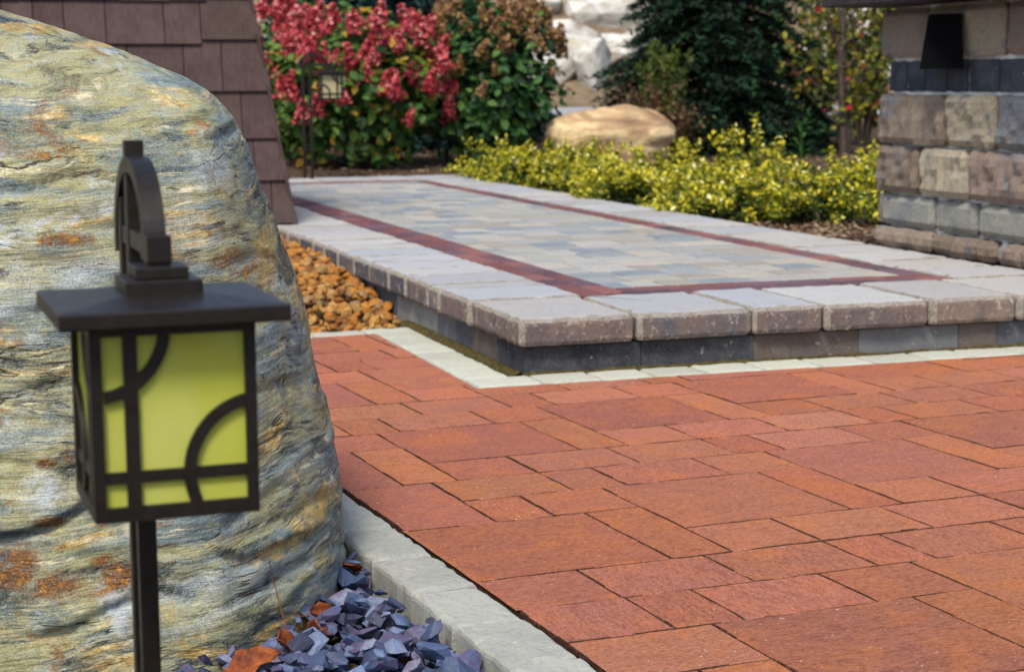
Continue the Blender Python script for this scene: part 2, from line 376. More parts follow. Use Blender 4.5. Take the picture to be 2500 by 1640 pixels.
def slab(poly, z0, z1, gap=.002, bev=.003, jit=.001, seg=.12, rings=2, sd=0, dome=0., bbev=0.):
    r = random.Random(sd)
    if area(poly) < 0: poly = poly[::-1]
    poly = inset(poly, gap)
    pts = []
    for i in range(len(poly)):
        p, q = np.array(poly[i]), np.array(poly[(i+1) % len(poly)]); L = np.linalg.norm(q-p); k = max(1, int(L/seg+.5))
        for j in range(k):
            s = p+(q-p)*j/k
            pts.append(tuple(s+np.array([r.uniform(-jit, jit), r.uniform(-jit, jit)])))
    prof = [(bbev, z0), (bbev*.3, z0+bbev*.3), (0., z0+bbev), (0., z1-bev)] if bbev else [(0., z0), (0., z1-bev)]
    for k in range(1, rings):
        a = k/(rings-1)*math.pi/2 if rings > 2 else math.pi/2
        prof.append((bev*(1-math.cos(a)), z1-bev+bev*math.sin(a)))
    V = []; F = []; n = len(pts)
    for (d, z) in prof:
        for p in (inset(pts, d) if d else pts):
            V.append((p[0], p[1], z+(r.uniform(-jit, jit)*.5 if z > z0 else 0)))
    for k in range(len(prof)-1):
        for j in range(n): F.append((k*n+j, k*n+(j+1) % n, (k+1)*n+(j+1) % n, (k+1)*n+j))
    b = (len(prof)-1)*n
    c = np.mean([V[b+j] for j in range(n)], axis=0); V.append((c[0], c[1], z1+dome))
    for j in range(n): F.append((b+j, b+(j+1) % n, len(V)-1))
    return V, F
def chamfer(poly, d):
    out = []
    if area(poly) < 0: poly = poly[::-1]
    for i in range(len(poly)):
        a, b, c = (np.array(poly[k % len(poly)]) for k in (i-1, i, i+1))
        for q in (a, c): e = q-b; out.append(tuple(b+e/np.linalg.norm(e)*d))
    return out
def dirt_shade_sides(me):  # joint dirt plus joint shade, painted dark on sides and steep bevels
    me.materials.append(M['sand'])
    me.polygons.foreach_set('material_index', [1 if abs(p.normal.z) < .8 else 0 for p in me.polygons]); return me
def shift(V, o): return [(p[0]-o[0], p[1]-o[1], p[2]-o[2]) for p in V]
def place_slab(name, poly, z0, z1, mat, parent, colr, side=None, **kw):
    V, F = slab(poly, z0, z1, **kw)
    c = np.mean(np.array(poly), axis=0); o = (c[0], c[1], z0)
    ob = link(name, mesh_of(name, shift(V, o), F, mat), parent, o); ob.color = (*colr, 1)
    if side:
        ob.data.materials.append(side[0]); ob.data.materials.append(side[1])
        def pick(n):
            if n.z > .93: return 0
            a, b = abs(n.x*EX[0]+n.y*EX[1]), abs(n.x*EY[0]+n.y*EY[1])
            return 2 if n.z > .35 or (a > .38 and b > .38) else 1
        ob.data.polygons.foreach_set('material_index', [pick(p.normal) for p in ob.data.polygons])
    return ob
def cube_sphere(N):
    V = []; F = []; idx = {}
    g = np.linspace(-1, 1, N+1); g = np.tan(g*math.pi/4)
    for ax in range(3):
        for sg in (-1, 1):
            ids = np.zeros((N+1, N+1), int)
            for i in range(N+1):
                for j in range(N+1):
                    p = [0, 0, 0]; p[ax] = sg; p[(ax+1) % 3] = g[i]; p[(ax+2) % 3] = g[j]
                    k = tuple(round(x, 5) for x in p)
                    if k not in idx: idx[k] = len(V); V.append(p)
                    ids[i, j] = idx[k]
            for i in range(N):
                for j in range(N):
                    q = (ids[i, j], ids[i+1, j], ids[i+1, j+1], ids[i, j+1])
                    F.append(q if sg > 0 else q[::-1])
    V = np.array(V, float); V /= np.linalg.norm(V, axis=1)[:, None]
    return V, F
def nz(p, s, off=0.): return mnoise.noise(Vector((p[0]*s+off, p[1]*s+off*1.7, p[2]*s-off)))

# ================================================================== SETTING
def ground_z(x, y):
    u, v = loc(x, y)
    z = -.10
    hi = .125+.10*smooth(9, 13, v)+.33*smooth(12, 21, v)+3.6*smooth(20.8, 29, v)
    if u < 1.5: s = smooth(1.35, 3.2, v)*.55+.45*smooth(5, 9, v)
    else: s = smooth(.6, 1.6, v)
    return z+(hi-z)*s
def build_ground():
    xs = np.concatenate([[-400, -150, -60, -25, -10], np.arange(-5, 24.1, .4), [30, 45, 80, 200, 400]])
    ys = np.concatenate([[-200, -60, -15, -4], np.arange(0, 42.1, .4), [50, 80, 200, 600]])
    V = []; F = []
    for y in ys:
        for x in xs:
            z = ground_z(x, y)
            _, v = loc(x, y)
            z += .05*mnoise.noise(Vector((x*.5, y*.5, 3)))*smooth(10, 14, v)+.35*mnoise.noise(Vector((x*.25, y*.25, 9)))*smooth(22, 26, v)
            V.append((x, y, z))
    n = len(xs)
    for j in range(len(ys)-1):
        for i in range(n-1): F.append((j*n+i, j*n+i+1, (j+1)*n+i+1, (j+1)*n+i))
    o = link('ground', mesh_of('ground', V, F, M['ground'], True)); tag(o, kind='structure')
build_ground()

# ------------------------------------------------------------------ red paved patio
UX, UY = .0762, .2294
STRIP_U, STRIP_V = -.205, -.175            # outer edges of the white border, platform frame
CURB_R, CURB_L = .914, .757
FAR_Y = 6.86
def patio_base():
    V = [(.83, -.5, -.022), (5.8, -.5, -.022), (5.8, 6.05, -.022), (2.6, 6.05, -.022), (2.6, 7.1, -.022), (.83, 7.1, -.022)]
    b = MB(); b.add(V+[(x, y, -.09) for x, y, z in V], [(0, 1, 2, 3, 4, 5)]+[(i, (i+1) % 6, 6+(i+1) % 6, 6+i)[::-1] for i in range(6)])
    o = b.build('patio', M['sand']); tag(o, 'red brushed concrete paving laid in a running mosaic of squares and oblongs', kind='structure')
    return o
patio = patio_base()
TILE = [('L', 0, 0, 6, 2), ('V', -2, -1, 2, 2), ('M', 0, -1, 3, 1), ('M', -3, 1, 3, 1), ('W', -1, -2, 4, 1),
        ('W', -5, -2, 4, 1), ('W', 1, 2, 4, 1), ('S', -1, 2, 2, 1)]
OVER = [('L', 11, 16, 4, 2), ('S', 15, 16, 2, 1), ('W', 11, 11, 5, 1), ('W', 15, 17, 4, 1)]
cells = {}
plist = []
def put(k, x, y, w, h):
    cs = [(i, j) for i in range(x, x+w) for j in range(y, y+h)]
    if any(c in cells for c in cs): return False
    for c in cs: cells[c] = 1
    plist.append((k, x, y, w, h)); return True
for o in OVER: put(*o)
for m in range(-12, 16):
    for n in range(-12, 16):
        bx, by = 20+4*m+8*n, 15+5*m+n
        for (k, dx, dy, w, h) in TILE:
            x, y = bx+dx, by+dy
            if x+w < 10 or x > 72 or y+h < 2 or y > 31: continue
            if not put(k, x, y, w, h):
                for i in range(x, x+w):
                    free = [(i, j) for j in range(y, y+h) if (i, j) not in cells]
                # fill leftovers next to hand-set pieces
                run = []
                for i in range(x, x+w+1):
                    if i < x+w and all((i, j) not in cells for j in range(y, y+h)): run.append(i)
                    else:
                        if run: put(k, run[0], y, len(run), h)
                        run = []
RED = {'L': [(.455, .164, .106), (.43, .150, .098), (.41, .146, .106)], 'V': [(.49, .170, .094), (.47, .164, .096)],
       'M': [(.48, .172, .106), (.465, .168, .108)], 'W': [(.47, .176, .120), (.45, .166, .108), (.465, .174, .122)], 'S': [(.43, .148, .092), (.445, .160, .104)]}
pmesh = {}
prand = random.Random(3)
qv = EY; qu = EX
def keep_poly(poly):
    poly = clip(poly, np.array([-1., 0]), -CURB_R)
    if len(poly) < 3: return []
    poly = clip(poly, np.array([0., 1]), FAR_Y-.0)
    poly = clip(poly, np.array([1., 0]), 5.7) if len(poly) > 2 else []
    if len(poly) < 3: return []
    cu, cv = PO@EX+STRIP_U, PO@EY+STRIP_V
    front = clip(poly, EY, cv)
    left = clip(poly, EX, cu)
    if abs(area(front))+1e-6 >= abs(area(poly)): return [poly]
    if abs(area(left))+1e-6 >= abs(area(poly)): return [poly]
    af = abs(area(front)) if len(front) > 2 else 0; al = abs(area(left)) if len(left) > 2 else 0
    if af > 1e-4 and al > 1e-4:
        rest = clip(left, -EY, -cv)
        out = [front]
        if len(rest) > 2 and abs(area(rest)) > 3e-4: out.append(rest)
        return out
    if af > 2e-4: return [front]
    if al > 2e-4: return [left]
    return []
for (k, x, y, w, h) in plist:
    x0, x1, y0, y1 = x*UX, (x+w)*UX, y*UY, (y+h)*UY
    c3 = ((x0+x1)/2, (y0+y1)/2)
    cc = R = np.array([c3[0]-CAM[0], c3[1]-CAM[1], -CAM[2]])
    dz = cc@CF
    if dz < 1.5: continue
    ix = cc@CR/dz*FPX; iy = cc@CD/dz*FPX
    if abs(ix) > 1250+650 or iy > 820+700: continue
    rect = [(x0, y0), (x1, y0), (x1, y1), (x0, y1)]
    for q, poly in enumerate(keep_poly(rect)):
        full = abs(abs(area(poly))-(x1-x0)*(y1-y0)) < 1e-6
        mat = M['paver_y'] if (k in 'WS' and prand.random() < .62) else M['paver_x']
        bc = prand.choice(RED[k]); f = prand.uniform(.90, 1.10)
        f *= 1.07; cl = (bc[0]*f, bc[1]*f*prand.uniform(.96, 1.08), bc[2]*f*prand.uniform(.82, 1.0), 1)
        tz = prand.uniform(-.0012, .0008)
        if full:
            key = (k, w, h, mat.name, prand.randrange(2))
            if key not in pmesh:
                V, F = slab([(-(x1-x0)/2, -(y1-y0)/2), ((x1-x0)/2, -(y1-y0)/2), ((x1-x0)/2, (y1-y0)/2), (-(x1-x0)/2, (y1-y0)/2)],
                            -.05, 0., .0020, .0042, .0015, .045, 4, sd=len(pmesh))
                pmesh[key] = dirt_shade_sides(mesh_of('paver', V, F, mat))
            ob = link('paver', pmesh[key], patio, (c3[0], c3[1], tz), (prand.uniform(-.0015, .0015), prand.uniform(-.0015, .0015), prand.uniform(-.003, .003)))
        else:
            V, F = slab(poly, -.05, 0., .0020, .0042, .0013, .045, 4, sd=q)
            c = np.mean(np.array(poly), axis=0)
            ob = link('paver', dirt_shade_sides(mesh_of('paver', shift(V, (c[0], c[1], 0)), F, mat)), patio, (c[0], c[1], tz))
        ob.color = cl
# white border pavers (along platform front, left side and far end of the patio)
brand = random.Random(11)
def wpav(poly):
    f = brand.uniform(.82, 1.04)
    place_slab('border_paver', poly, -.05, .002+brand.uniform(-.001, .002), M['white'], patio, (.46*f, .47*f, .395*f), gap=.005, bev=.011, jit=.0035, seg=.04, rings=3, sd=brand.randrange(999))
u = STRIP_U
first = True
while u < 3.3:
    w = brand.choice([.20, .215, .225]); w = .245 if first else w
    wpav([W(a, b) for a, b in ((u, STRIP_V), (u+w, STRIP_V), (u+w, .012), (u, .012))]); u += w; first = False
v = .012
while v < 1.28:
    h = brand.choice([.205, .22, .21]); h = min(h, 1.30-v)
    wpav([W(a, b) for a, b in ((STRIP_U, v), (-.025, v), (-.025, v+h), (STRIP_U, v+h))]); v += h
x = 2.06
while x > .95:
    w = .22; wpav([(x-w, FAR_Y+.002), (x, FAR_Y-.004), (x+.008, FAR_Y+.115), (x-w+.008, FAR_Y+.118)]); x -= w

b = MB(); mr = random.Random(2); V = []; F = []
path = [(3.2, .022, 0, 1), (-.02+.03, .022, 0, 1)]
pts = [(u_, .021, .013, 0) for u_ in np.arange(3.2, .02, -.03)]+[(.005, v_, .030, 1) for v_ in np.arange(.02, 1.6, .03)]
for (a_, c_, hw, ax_) in pts:
    k = mr.uniform(.7, 1.15)
    for j_, zz in ((-1, -.012), (-.3, .002+mr.uniform(0, .006)), (.3, .004+mr.uniform(0, .008)), (1, .003)):
        p = W(a_+(hw*j_*k if ax_ else 0), c_+(0 if ax_ else hw*j_*k)); V.append((p[0], p[1], zz))
n_ = len(pts)
for i in range(n_-1):
    if pts[i][3] != pts[i+1][3]: continue
    for j_ in range(3): F.append((i*4+j_, i*4+j_+1, (i+1)*4+j_+1, (i+1)*4+j_))
b.add(V, F); tag(b.build('moss', M['moss']), 'thin olive moss line in the joint under the raised platform', kind='stuff')
# ------------------------------------------------------------------ edging row of concrete
edging = empty('garden_edging', (.835, 3.3, -.06))
tag(edging, 'row of pale grey concrete edging stones between red paving and purple slate chips', 'edging')
y = 2.16
for k in range(19):
    h = [.265, .245, .262, .254, .26, .27, .25, .262, .255, .26][k % 10]
    poly = [(CURB_L+brand.uniform(-.003, .003), y), (CURB_R-.003, y), (CURB_R-.003, y+h), (CURB_L+brand.uniform(-.003, .003), y+h)]
    f = brand.uniform(.84, 1.1)
    ob = place_slab('edging_stone', poly, -.12, .001+brand.uniform(-.002, .003), M['edge'], None, (.335*f, .345*f, .315*f), gap=.006, bev=.014, jit=.0035, seg=.03, rings=4, sd=k+40)
    ob.parent = edging; ob.location = (ob.location.x-.835, ob.location.y-3.3, ob.location.z+.06)
    y += h

# ------------------------------------------------------------------ raised platform
PW, PL, ZT, ZB = 2.58, 9.5, .205, .1
def plat():
    b = MB()
    c = [W(a, d) for a, d in ((.12, .12), (3.55, .12), (3.55, 1.2), (PW-.1, 1.2), (PW-.1, PL-.1), (.12, PL-.1))]
    n = 6
    b.add([(p[0], p[1], -.1) for p in c]+[(p[0], p[1], ZT-.022) for p in c], [tuple(range(n, 2*n))]+[(i, (i+1) % n, n+(i+1) % n, n+i) for i in range(n)])
    o = b.build('raised_platform', M['sand'])
    tag(o, 'raised stone landing with tumbled grey caps, dark red brick band and pale paver field', kind='structure'); return o
platform = plat()
sr = random.Random(5)
def slab_local(name, u0, u1, v0, v1, z0, z1, mat, colr, cham=0., **kw):
    pl = [W(a, d) for a, d in ((u0, v0), (u1, v0), (u1, v1), (u0, v1))]
    if cham: pl = chamfer(pl, cham)
    return place_slab(name, pl, z0, z1, mat, platform, colr, sd=sr.randrange(9999), **kw)
BASEC = {'black': (.030, .034, .042), 'brown': (.115, .085, .068), 'grey': (.15, .152, .16), 'dusk': (.085, .090, .105), 'pale': (.29, .285, .26)}
u = .035
for w, k in ((.445, 'black'), (.45, 'black'), (.435, 'brown'), (.435, 'grey'), (.17, 'brown'), (.28, 'dusk'), (.4, 'grey'), (.45, 'brown'), (.45, 'grey')):
    slab_local('base_stone', u, u+w, .03, .25, -.06, ZB, M['side'], BASEC[k], gap=.0015, bev=.006, jit=.0015, seg=.06); u += w
v = .25; first = True
for w, k in ((.10, 'black'), (.34, 'brown'), (.20, 'dusk'), (.26, 'grey'), (.36, 'pale'), (.30, 'pale'), (.42, 'dusk'), (.42, 'grey'), (.42, 'brown'), (.42, 'grey')):
    slab_local('base_stone', .035, .25, v, v+w, -.06, ZB, M['side'], BASEC[k], gap=.0015, bev=.006, jit=.0015, seg=.06); v += w
for k in range(18):
    slab_local('base_stone', PW-.24, PW-.03, 1.25+k*.45, 1.7+k*.45, -.02, ZB, M['side'], BASEC['grey'], gap=.0015, bev=.006, jit=.0015, seg=.2)
for k in range(5):
    slab_local('base_stone', .1+k*.48, .58+k*.48, PL-.25, PL-.03, 0, ZB, M['side'], BASEC['grey'], gap=.0015, bev=.006, jit=.0015, seg=.2)
CAPC = [(.37, .375, .39), (.34, .345, .36), (.41, .41, .405), (.33, .32, .31), (.35, .37, .40), (.40, .385, .36)]
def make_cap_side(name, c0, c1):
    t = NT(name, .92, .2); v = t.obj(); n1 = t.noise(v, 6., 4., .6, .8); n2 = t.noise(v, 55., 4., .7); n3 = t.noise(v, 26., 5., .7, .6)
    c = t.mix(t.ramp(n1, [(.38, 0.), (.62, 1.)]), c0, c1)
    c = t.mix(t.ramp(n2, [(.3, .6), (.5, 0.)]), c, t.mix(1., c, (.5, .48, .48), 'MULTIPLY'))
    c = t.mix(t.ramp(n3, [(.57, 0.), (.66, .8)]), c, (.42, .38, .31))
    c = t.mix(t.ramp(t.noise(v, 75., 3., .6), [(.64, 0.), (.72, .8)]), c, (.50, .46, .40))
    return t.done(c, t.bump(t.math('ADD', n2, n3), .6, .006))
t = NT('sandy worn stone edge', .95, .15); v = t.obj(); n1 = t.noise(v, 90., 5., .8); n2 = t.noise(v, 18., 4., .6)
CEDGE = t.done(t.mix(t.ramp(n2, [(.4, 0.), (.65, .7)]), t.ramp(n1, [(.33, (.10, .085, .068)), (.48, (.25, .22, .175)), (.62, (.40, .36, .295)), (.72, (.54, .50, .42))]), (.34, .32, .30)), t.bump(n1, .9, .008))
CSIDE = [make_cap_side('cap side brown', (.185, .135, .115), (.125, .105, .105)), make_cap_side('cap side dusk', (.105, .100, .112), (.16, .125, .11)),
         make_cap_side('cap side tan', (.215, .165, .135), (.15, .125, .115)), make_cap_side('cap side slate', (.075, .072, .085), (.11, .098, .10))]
def cap(u0, u1, v0, v1, sidek=None):
    f = sr.uniform(.93, 1.06); c = sr.choice(CAPC)
    slab_local('cap_stone', u0, u1, v0, v1, ZB+.002, ZT+sr.uniform(-.004, .003), M['cap'], tuple(x*f for x in c), side=(CSIDE[sr.randrange(4) if sidek is None else sidek], CEDGE), gap=.0035, bev=.026, jit=.0045, seg=.042, rings=5, dome=.001, bbev=.018, cham=.020)
edges = [0, .445, .905, 1.20, 1.65, 2.035, 2.45, 2.9, 3.5]
for q, (a, b) in enumerate(zip(edges[:-1], edges[1:])): cap(a, b, -.015, .585 if a < 2 else .60, [0, 1, 0, 0, 2, 2, 0, 1][q])
vv = [.585, .98, 1.15, 1.51, 1.79, 2.15, 2.45, 2.80, 3.10, 3.37, 3.75, 4.05, 4.4, 4.75, 5.2, 5.6, 6.05, 6.5, 6.95, 7.4, 7.85, 8.3, 8.9]
for q, (a, b) in enumerate(zip(vv[:-1], vv[1:])): cap(-.01, .47, a, b, [0, 2, 0, 3, 1, 3, 1, 3, 1, 3][q % 10])
v = .60
while v < 8.9:
    w = sr.choice([.30, .45, .38, .45]); cap(2.13, PW+.02, v, min(v+w, 8.92)); v += w
u = -.01
while u < 2.5:
    w = sr.choice([.42, .47, .36]); w = min(w, 2.60-u); cap(u, u+w, 8.92, PL); u += w
BR = [(.155, .062, .062), (.105, .056, .068), (.082, .060, .085), (.21, .092, .088), (.135, .052, .056), (.060, .045, .062), (.115, .080, .105)]
def brick(u0, u1, v0, v1):
    c = sr.choice(BR); f = sr.uniform(.9, 1.1)
    slab_local('band_brick', u0, u1, v0, v1, ZB+.05, ZT-.003+sr.uniform(-.0015, .0015), M['brick'], tuple(x*f for x in c), gap=.003, bev=.007, jit=.0015, seg=.15)
B0, B1, B2, B3 = .472, .672, 2.005, 2.128
V0, V1, V2, V3 = .588, .80, 8.66, 8.905
for lane in (0, 1):
    v = V1-.21+lane*.09
    while v < V2:
        w = sr.choice([.20, .23, .18]); brick(B0+lane*.1, B0+lane*.1+.1, v, min(v+w, V3)); v += w
v = V1
while v < V2:
    w = sr.choice([.20, .23, .18]); brick(B2, B3, v, min(v+w, V3)); v += w
for lane in (0, 1):
    u = B1+lane*.08-.0
    if lane == 1:
        brick(B1, u, V0+lane*.105, V0+lane*.105+.105)
    while u < B3-.02:
        w = min(sr.choice([.20, .23, .26]), B3-u); brick(u, u+w, V0+lane*.105, V0+lane*.105+.105); u += w
u = B1
while u < B2-.02:
    w = min(.22, B2-u); brick(u, u+w, V2+.01, V3); u += w
FC = [(.34, .335, .31), (.30, .305, .30), (.39, .355, .30), (.25, .27, .285), (.17, .21, .25), (.32, .315, .275), (.36, .35, .33), (.29, .265, .225), (.22, .25, .27)]
v = V1+.003
while v < V2-.02:
    h = min(.205, V2-v); u = B1+.002
    w0 = sr.choice([.10, .16, .22])
    while u < B2-.005:
        w = w0 if w0 else sr.choice([.15, .19, .22, .26]); w0 = None
        if B2-u-w < .09: w = B2-u
        w = min(w, B2-u); c = sr.choice(FC); f = sr.uniform(.93, 1.06)
        slab_local('field_paver', u, u+w, v, v+h, ZB+.05, ZT-.004+sr.uniform(-.0015, .0015), M['field'], tuple(x*f for x in c), gap=.005, bev=.011, jit=.003, seg=.09, rings=3)
        u += w
    v += h

# ------------------------------------------------------------------ driveway behind the beds
b = MB(); pts = []
for i in range(41):
    u = -25+i*1.5
    for d in (17.6, 18.6, 19.6, 20.6):
        p = W(u, d); pts.append((p[0], p[1], ground_z(*p)+.06))
F = [(i*4+j, (i+1)*4+j, (i+1)*4+j+1, i*4+j+1) for i in range(40) for j in range(3)]
b.add(pts, F); tag(b.build('driveway', M['asphalt']), kind='structure')

# ================================================================== BOULDERS
def build_boulder():
    base = at_depth(150, 900, 4.02)
    az = math.radians(10.5)
    e1 = np.array([math.cos(az), -math.sin(az), 0]); nn = np.array([-math.sin(az), -math.cos(az), 0])
    out = [(785,1290),(786,1200),(781,1100),(771,1010),(747,930),(722,830),(706,740),(686,660),(652,570),(622,470),(592,390),(562,300),(531,248),(490,213),(430,182),(330,138),(250,103),(150,68),(60,38),(0,23),(-120,3),(-250,20),(-350,90),(-430,250),(-480,500),(-500,800),(-500,1300),(-450,1700),(-100,1850),(300,1880),(600,1780),(735,1560),(778,1400)]
    s = 1.0504/FPX*4.02
    P = np.array([((x-150)*s, -(y-900)*s) for x, y in out])
    def rad(phi):
        d = np.array([math.cos(phi), math.sin(phi)]); best = .5
        for i in range(len(P)):
            p, q = P[i], P[(i+1) % len(P)]; e = q-p
            den = d[0]*e[1]-d[1]*e[0]
            if abs(den) < 1e-9: continue
            t = (p[0]*e[1]-p[1]*e[0])/den; w = (p[0]*d[1]-p[1]*d[0])/den
            if t > 0 and -1e-6 <= w <= 1+1e-6: best = t
        return best
    tab = np.array([rad(2*math.pi*i/720) for i in range(720)])
    ker = np.array([1, 2, 3, 2, 1.])/9; tab = np.convolve(np.concatenate([tab[-2:], tab, tab[:2]]), ker, 'valid')
    V, F = cube_sphere(150)
    d1, d2, d3 = V[:, 0], V[:, 2], V[:, 1]                 # plane x, plane z, depth (towards camera +)
    rho = np.hypot(d1, d2); phi = np.arctan2(d2, d1) % (2*math.pi)
    r = np.interp(phi/(2*math.pi)*720, np.arange(721), np.concatenate([tab, tab[:1]]))
    p = 4.0; k = (rho**p+np.abs(d3)**p)**(-1/p)
    pr = r*rho*k
    T = np.where(d3 > 0, .80, .42)
    X = pr*np.cos(phi); Z = pr*np.sin(phi); D = T*d3*k
    # face leans back towards the top and falls away to the right
    D = D - (.16*np.clip(Z, -1, 1))*(d3 > 0) - (.25*np.clip(X, 0, 1)+.55*np.clip(X-.30, 0, 1))*(d3 > 0)
    nrm = np.stack([X/.6, D/.3, Z/.8], 1); nrm /= np.linalg.norm(nrm, axis=1)[:, None]
    disp = np.zeros(len(V))
    LED = [([(-60,1190),(0,1197),(60,1190),(130,1170),(200,1130),(260,1088),(310,1078)], 1.3), ([(470,1240),(520,1250),(560,1265),(600,1250),(660,1225),(720,1235),(790,1250)], 1.1),
           ([(-40,428),(80,420),(150,395),(230,400),(290,420),(340,432)], .7), ([(230,262),(330,285),(420,290),(480,275),(540,262)], .6), ([(420,332),(500,320),(560,300),(596,325)], .7),
           ([(0,880),(120,850),(230,860),(330,900),(420,905)], .6), ([(40,1420),(160,1400),(280,1350),(360,1330),(470,1345)], .9), ([(500,610),(580,590),(660,615)], .5),
           ([(20,700),(140,690),(260,655),(330,650)], .6), ([(560,900),(640,880),(745,905)], .7), ([(540,1440),(620,1400),(700,1345),(770,1330)], .8), ([(150,1290),(260,1270),(350,1300)], .7)]
    def onface(x, y):
        q = at_depth(x, y, 3.40+.25*smooth(300, 780, x))-base; return float(q@e1), float(q[2])
    LP = [(np.array([onface(x, y)[0] for x, y in l]), np.array([onface(x, y)[1] for x, y in l]), a) for l, a in LED]
    ledge = np.zeros(len(V))
    wob = np.array([.010*mnoise.noise(Vector((x*9, 2., z*3))) for x, z in zip(X, Z)])
    for lx, lz, a in LP:
        zc = np.interp(X, lx, lz)+wob; dz = Z-zc
        fade = np.clip((X-lx[0])/.06, 0, 1)*np.clip((lx[-1]-X)/.06, 0, 1)*(d3 > 0)
        ledge += a*fade*(np.where(dz > 0, .013*np.exp(-np.abs(dz)/.040), 0)-.016*np.exp(-((dz+.010)/.011)**2))
    for i in range(len(V)):
        q = (X[i], D[i], Z[i])
        w = .10*nz((X[i]*1., D[i], Z[i]*.6), 2.3, 4)
        zz = Z[i]+w
        a = mnoise.noise(Vector((X[i]*1.1, D[i]*1.1, zz*9.)))
        c = mnoise.noise(Vector((X[i]*2.3+5, D[i]*2.3, zz*22.)))
        led = 1-abs(mnoise.noise(Vector((X[i]*.9+9, D[i], zz*5.5))))
        low = 1+1.3*max(0, min(1, (-.15-Z[i])/.4))
        disp[i] = .024*nz(q, 1.7, 2)+low*(.0035*a+.0030*c-.008*max(0, led-.92)/.08)+.0040*nz(q, 14, 7)+.0025*nz(q, 38, 9)
    disp += .75*ledge
    edge = np.clip(np.abs(d3)*2.2, .25, 1.)
    X += nrm[:, 0]*disp*edge; D += nrm[:, 1]*disp; Z += nrm[:, 2]*disp*edge
    pts = X[:, None]*e1+D[:, None]*nn+np.stack([0*Z, 0*Z, Z], 1)
    z0 = -.10
    o = np.array([base[0], base[1], z0])
    W3 = pts+base-o
    ob = link('boulder', mesh_of('boulder', W3, F, M['gneiss'], True), None, o)
    tag(ob, 'huge olive and grey banded boulder with rust stains behind the post lantern', 'boulder')
    return ob, base
boulder, bbase = build_boulder()
def rock(name, c, size, mat, label, cat='boulder', group=None, sd=0, rz=0., rough=.16, N=22, p=2.6, bur=.15):
    V, F = cube_sphere(N); k = (np.abs(V)**p).sum(1)**(-1/p); V = V*k[:, None]
    for i in range(len(V)):
        q = V[i]; d = rough*nz(q, 1.3, sd)+.45*rough*nz(q, 3.1, sd+3)+.12*rough*nz(q, 9, sd+5)
        V[i] = q*(1+d)
    V = V*np.array(size)/2
    z = ground_z(c[0], c[1])
    ob = link(name, mesh_of(name, V+np.array([0, 0, size[2]/2]), F, mat, True), None, (c[0], c[1], z-bur*size[2]), (0, 0, rz))
    tag(ob, label, cat, group); return ob
p = at_depth(1418, 345, 18.3)
rock('boulder', p, (1.27, .95, .68), M['tan_rock'], 'smooth tan boulder with cream bands behind the golden shrubs', sd=2, rz=math.radians(-20), rough=.16, p=2.6, bur=.14)
def bank_rock(x, y, d, size, label, sd, bur=.2, rz=0.):
    d = 20.
    while d < 60:                      # walk along the sight line until it meets the bank
        q = at_depth(x, y, d)
        if q[2] <= ground_z(q[0], q[1]): break
        d += .05
    size = tuple(1.4*k*d/29. for k in size)
    r_ = random.Random(sd); bm = bmesh.new()
    for i in range(17):
        p = Vector((r_.gauss(0, 1), r_.gauss(0, 1), r_.gauss(0, 1))).normalized()*r_.uniform(.82, 1.1)
        bm.verts.new((p.x*size[0]/2, p.y*size[1]/2, p.z*size[2]/2))
    bmesh.ops.convex_hull(bm, input=bm.verts[:])
    for v in [v for v in bm.verts if not v.link_faces]: bm.verts.remove(v)
    bmesh.ops.subdivide_edges(bm, edges=bm.edges[:], cuts=2, use_grid_fill=True)
    bmesh.ops.smooth_vert(bm, verts=bm.verts[:], factor=.5, use_axis_x=True, use_axis_y=True, use_axis_z=True)
    for v in bm.verts: v.co *= 1.06+.10*mnoise.noise(v.co*3.+Vector((sd, 0, 0)))
    me = bpy.data.meshes.new('boulder'); bm.to_mesh(me); bm.free(); me.materials.append(M['white_rock'])
    g = ground_z(q[0], q[1])
    ob = link('boulder', me, None, (q[0], q[1], g+.02), (0, 0, rz))
    tag(ob, label, 'boulder', 'pale boulders on the sandy bank')
bank_rock(1312, 150, 28.5, (1.3, 1.0, 1.15), 'white angular boulder low on the sandy bank beside green hydrangea', 11, rz=.4)
bank_rock(1462, 25, 30.5, (2.0, 1.3, 1.25), 'large grey-white boulder high on the sandy bank', 14, rz=-.2)
bank_rock(1385, 185, 28., (.75, .7, 1.05), 'narrow white boulder leaning by the dark spruce', 17, rz=.8)
bank_rock(1255, 15, 31., (.7, .7, .5), 'small white rock near the bluish spruce tip', 19)
bank_rock(1520, 95, 30., (.9, .8, .6), 'small bright rock under the large grey-white boulder', 33)
bank_rock(1425, 130, 30., (.7, .7, .6), 'squat pale rock between the white boulders on the bank', 35)
bank_rock(1600, 10, 30., (1.1, .9, .8), 'pale boulder half hidden by the dark spruce top', 37)
bank_rock(1900, 180, 29., (1.1, .8, .7), 'pale boulder seen behind the bare stemmed tree', 21, rz=.5)
bank_rock(2010, 80, 30., (1.3, .9, 1.2), 'pale boulder between the slender tree and stone pillar', 23)
bank_rock(670, 270, 27., (.9, .8, .9), 'pale boulder glimpsed between shingled hut and red hydrangea', 25)
bank_rock(2030, 195, 28.5, (.9, .8, .6), 'low pale boulder behind the slender tree beside the pillar', 27)
bank_rock(690, 70, 30., (1.2, .8, .8), 'pale boulder seen through the red hydrangea top', 29)

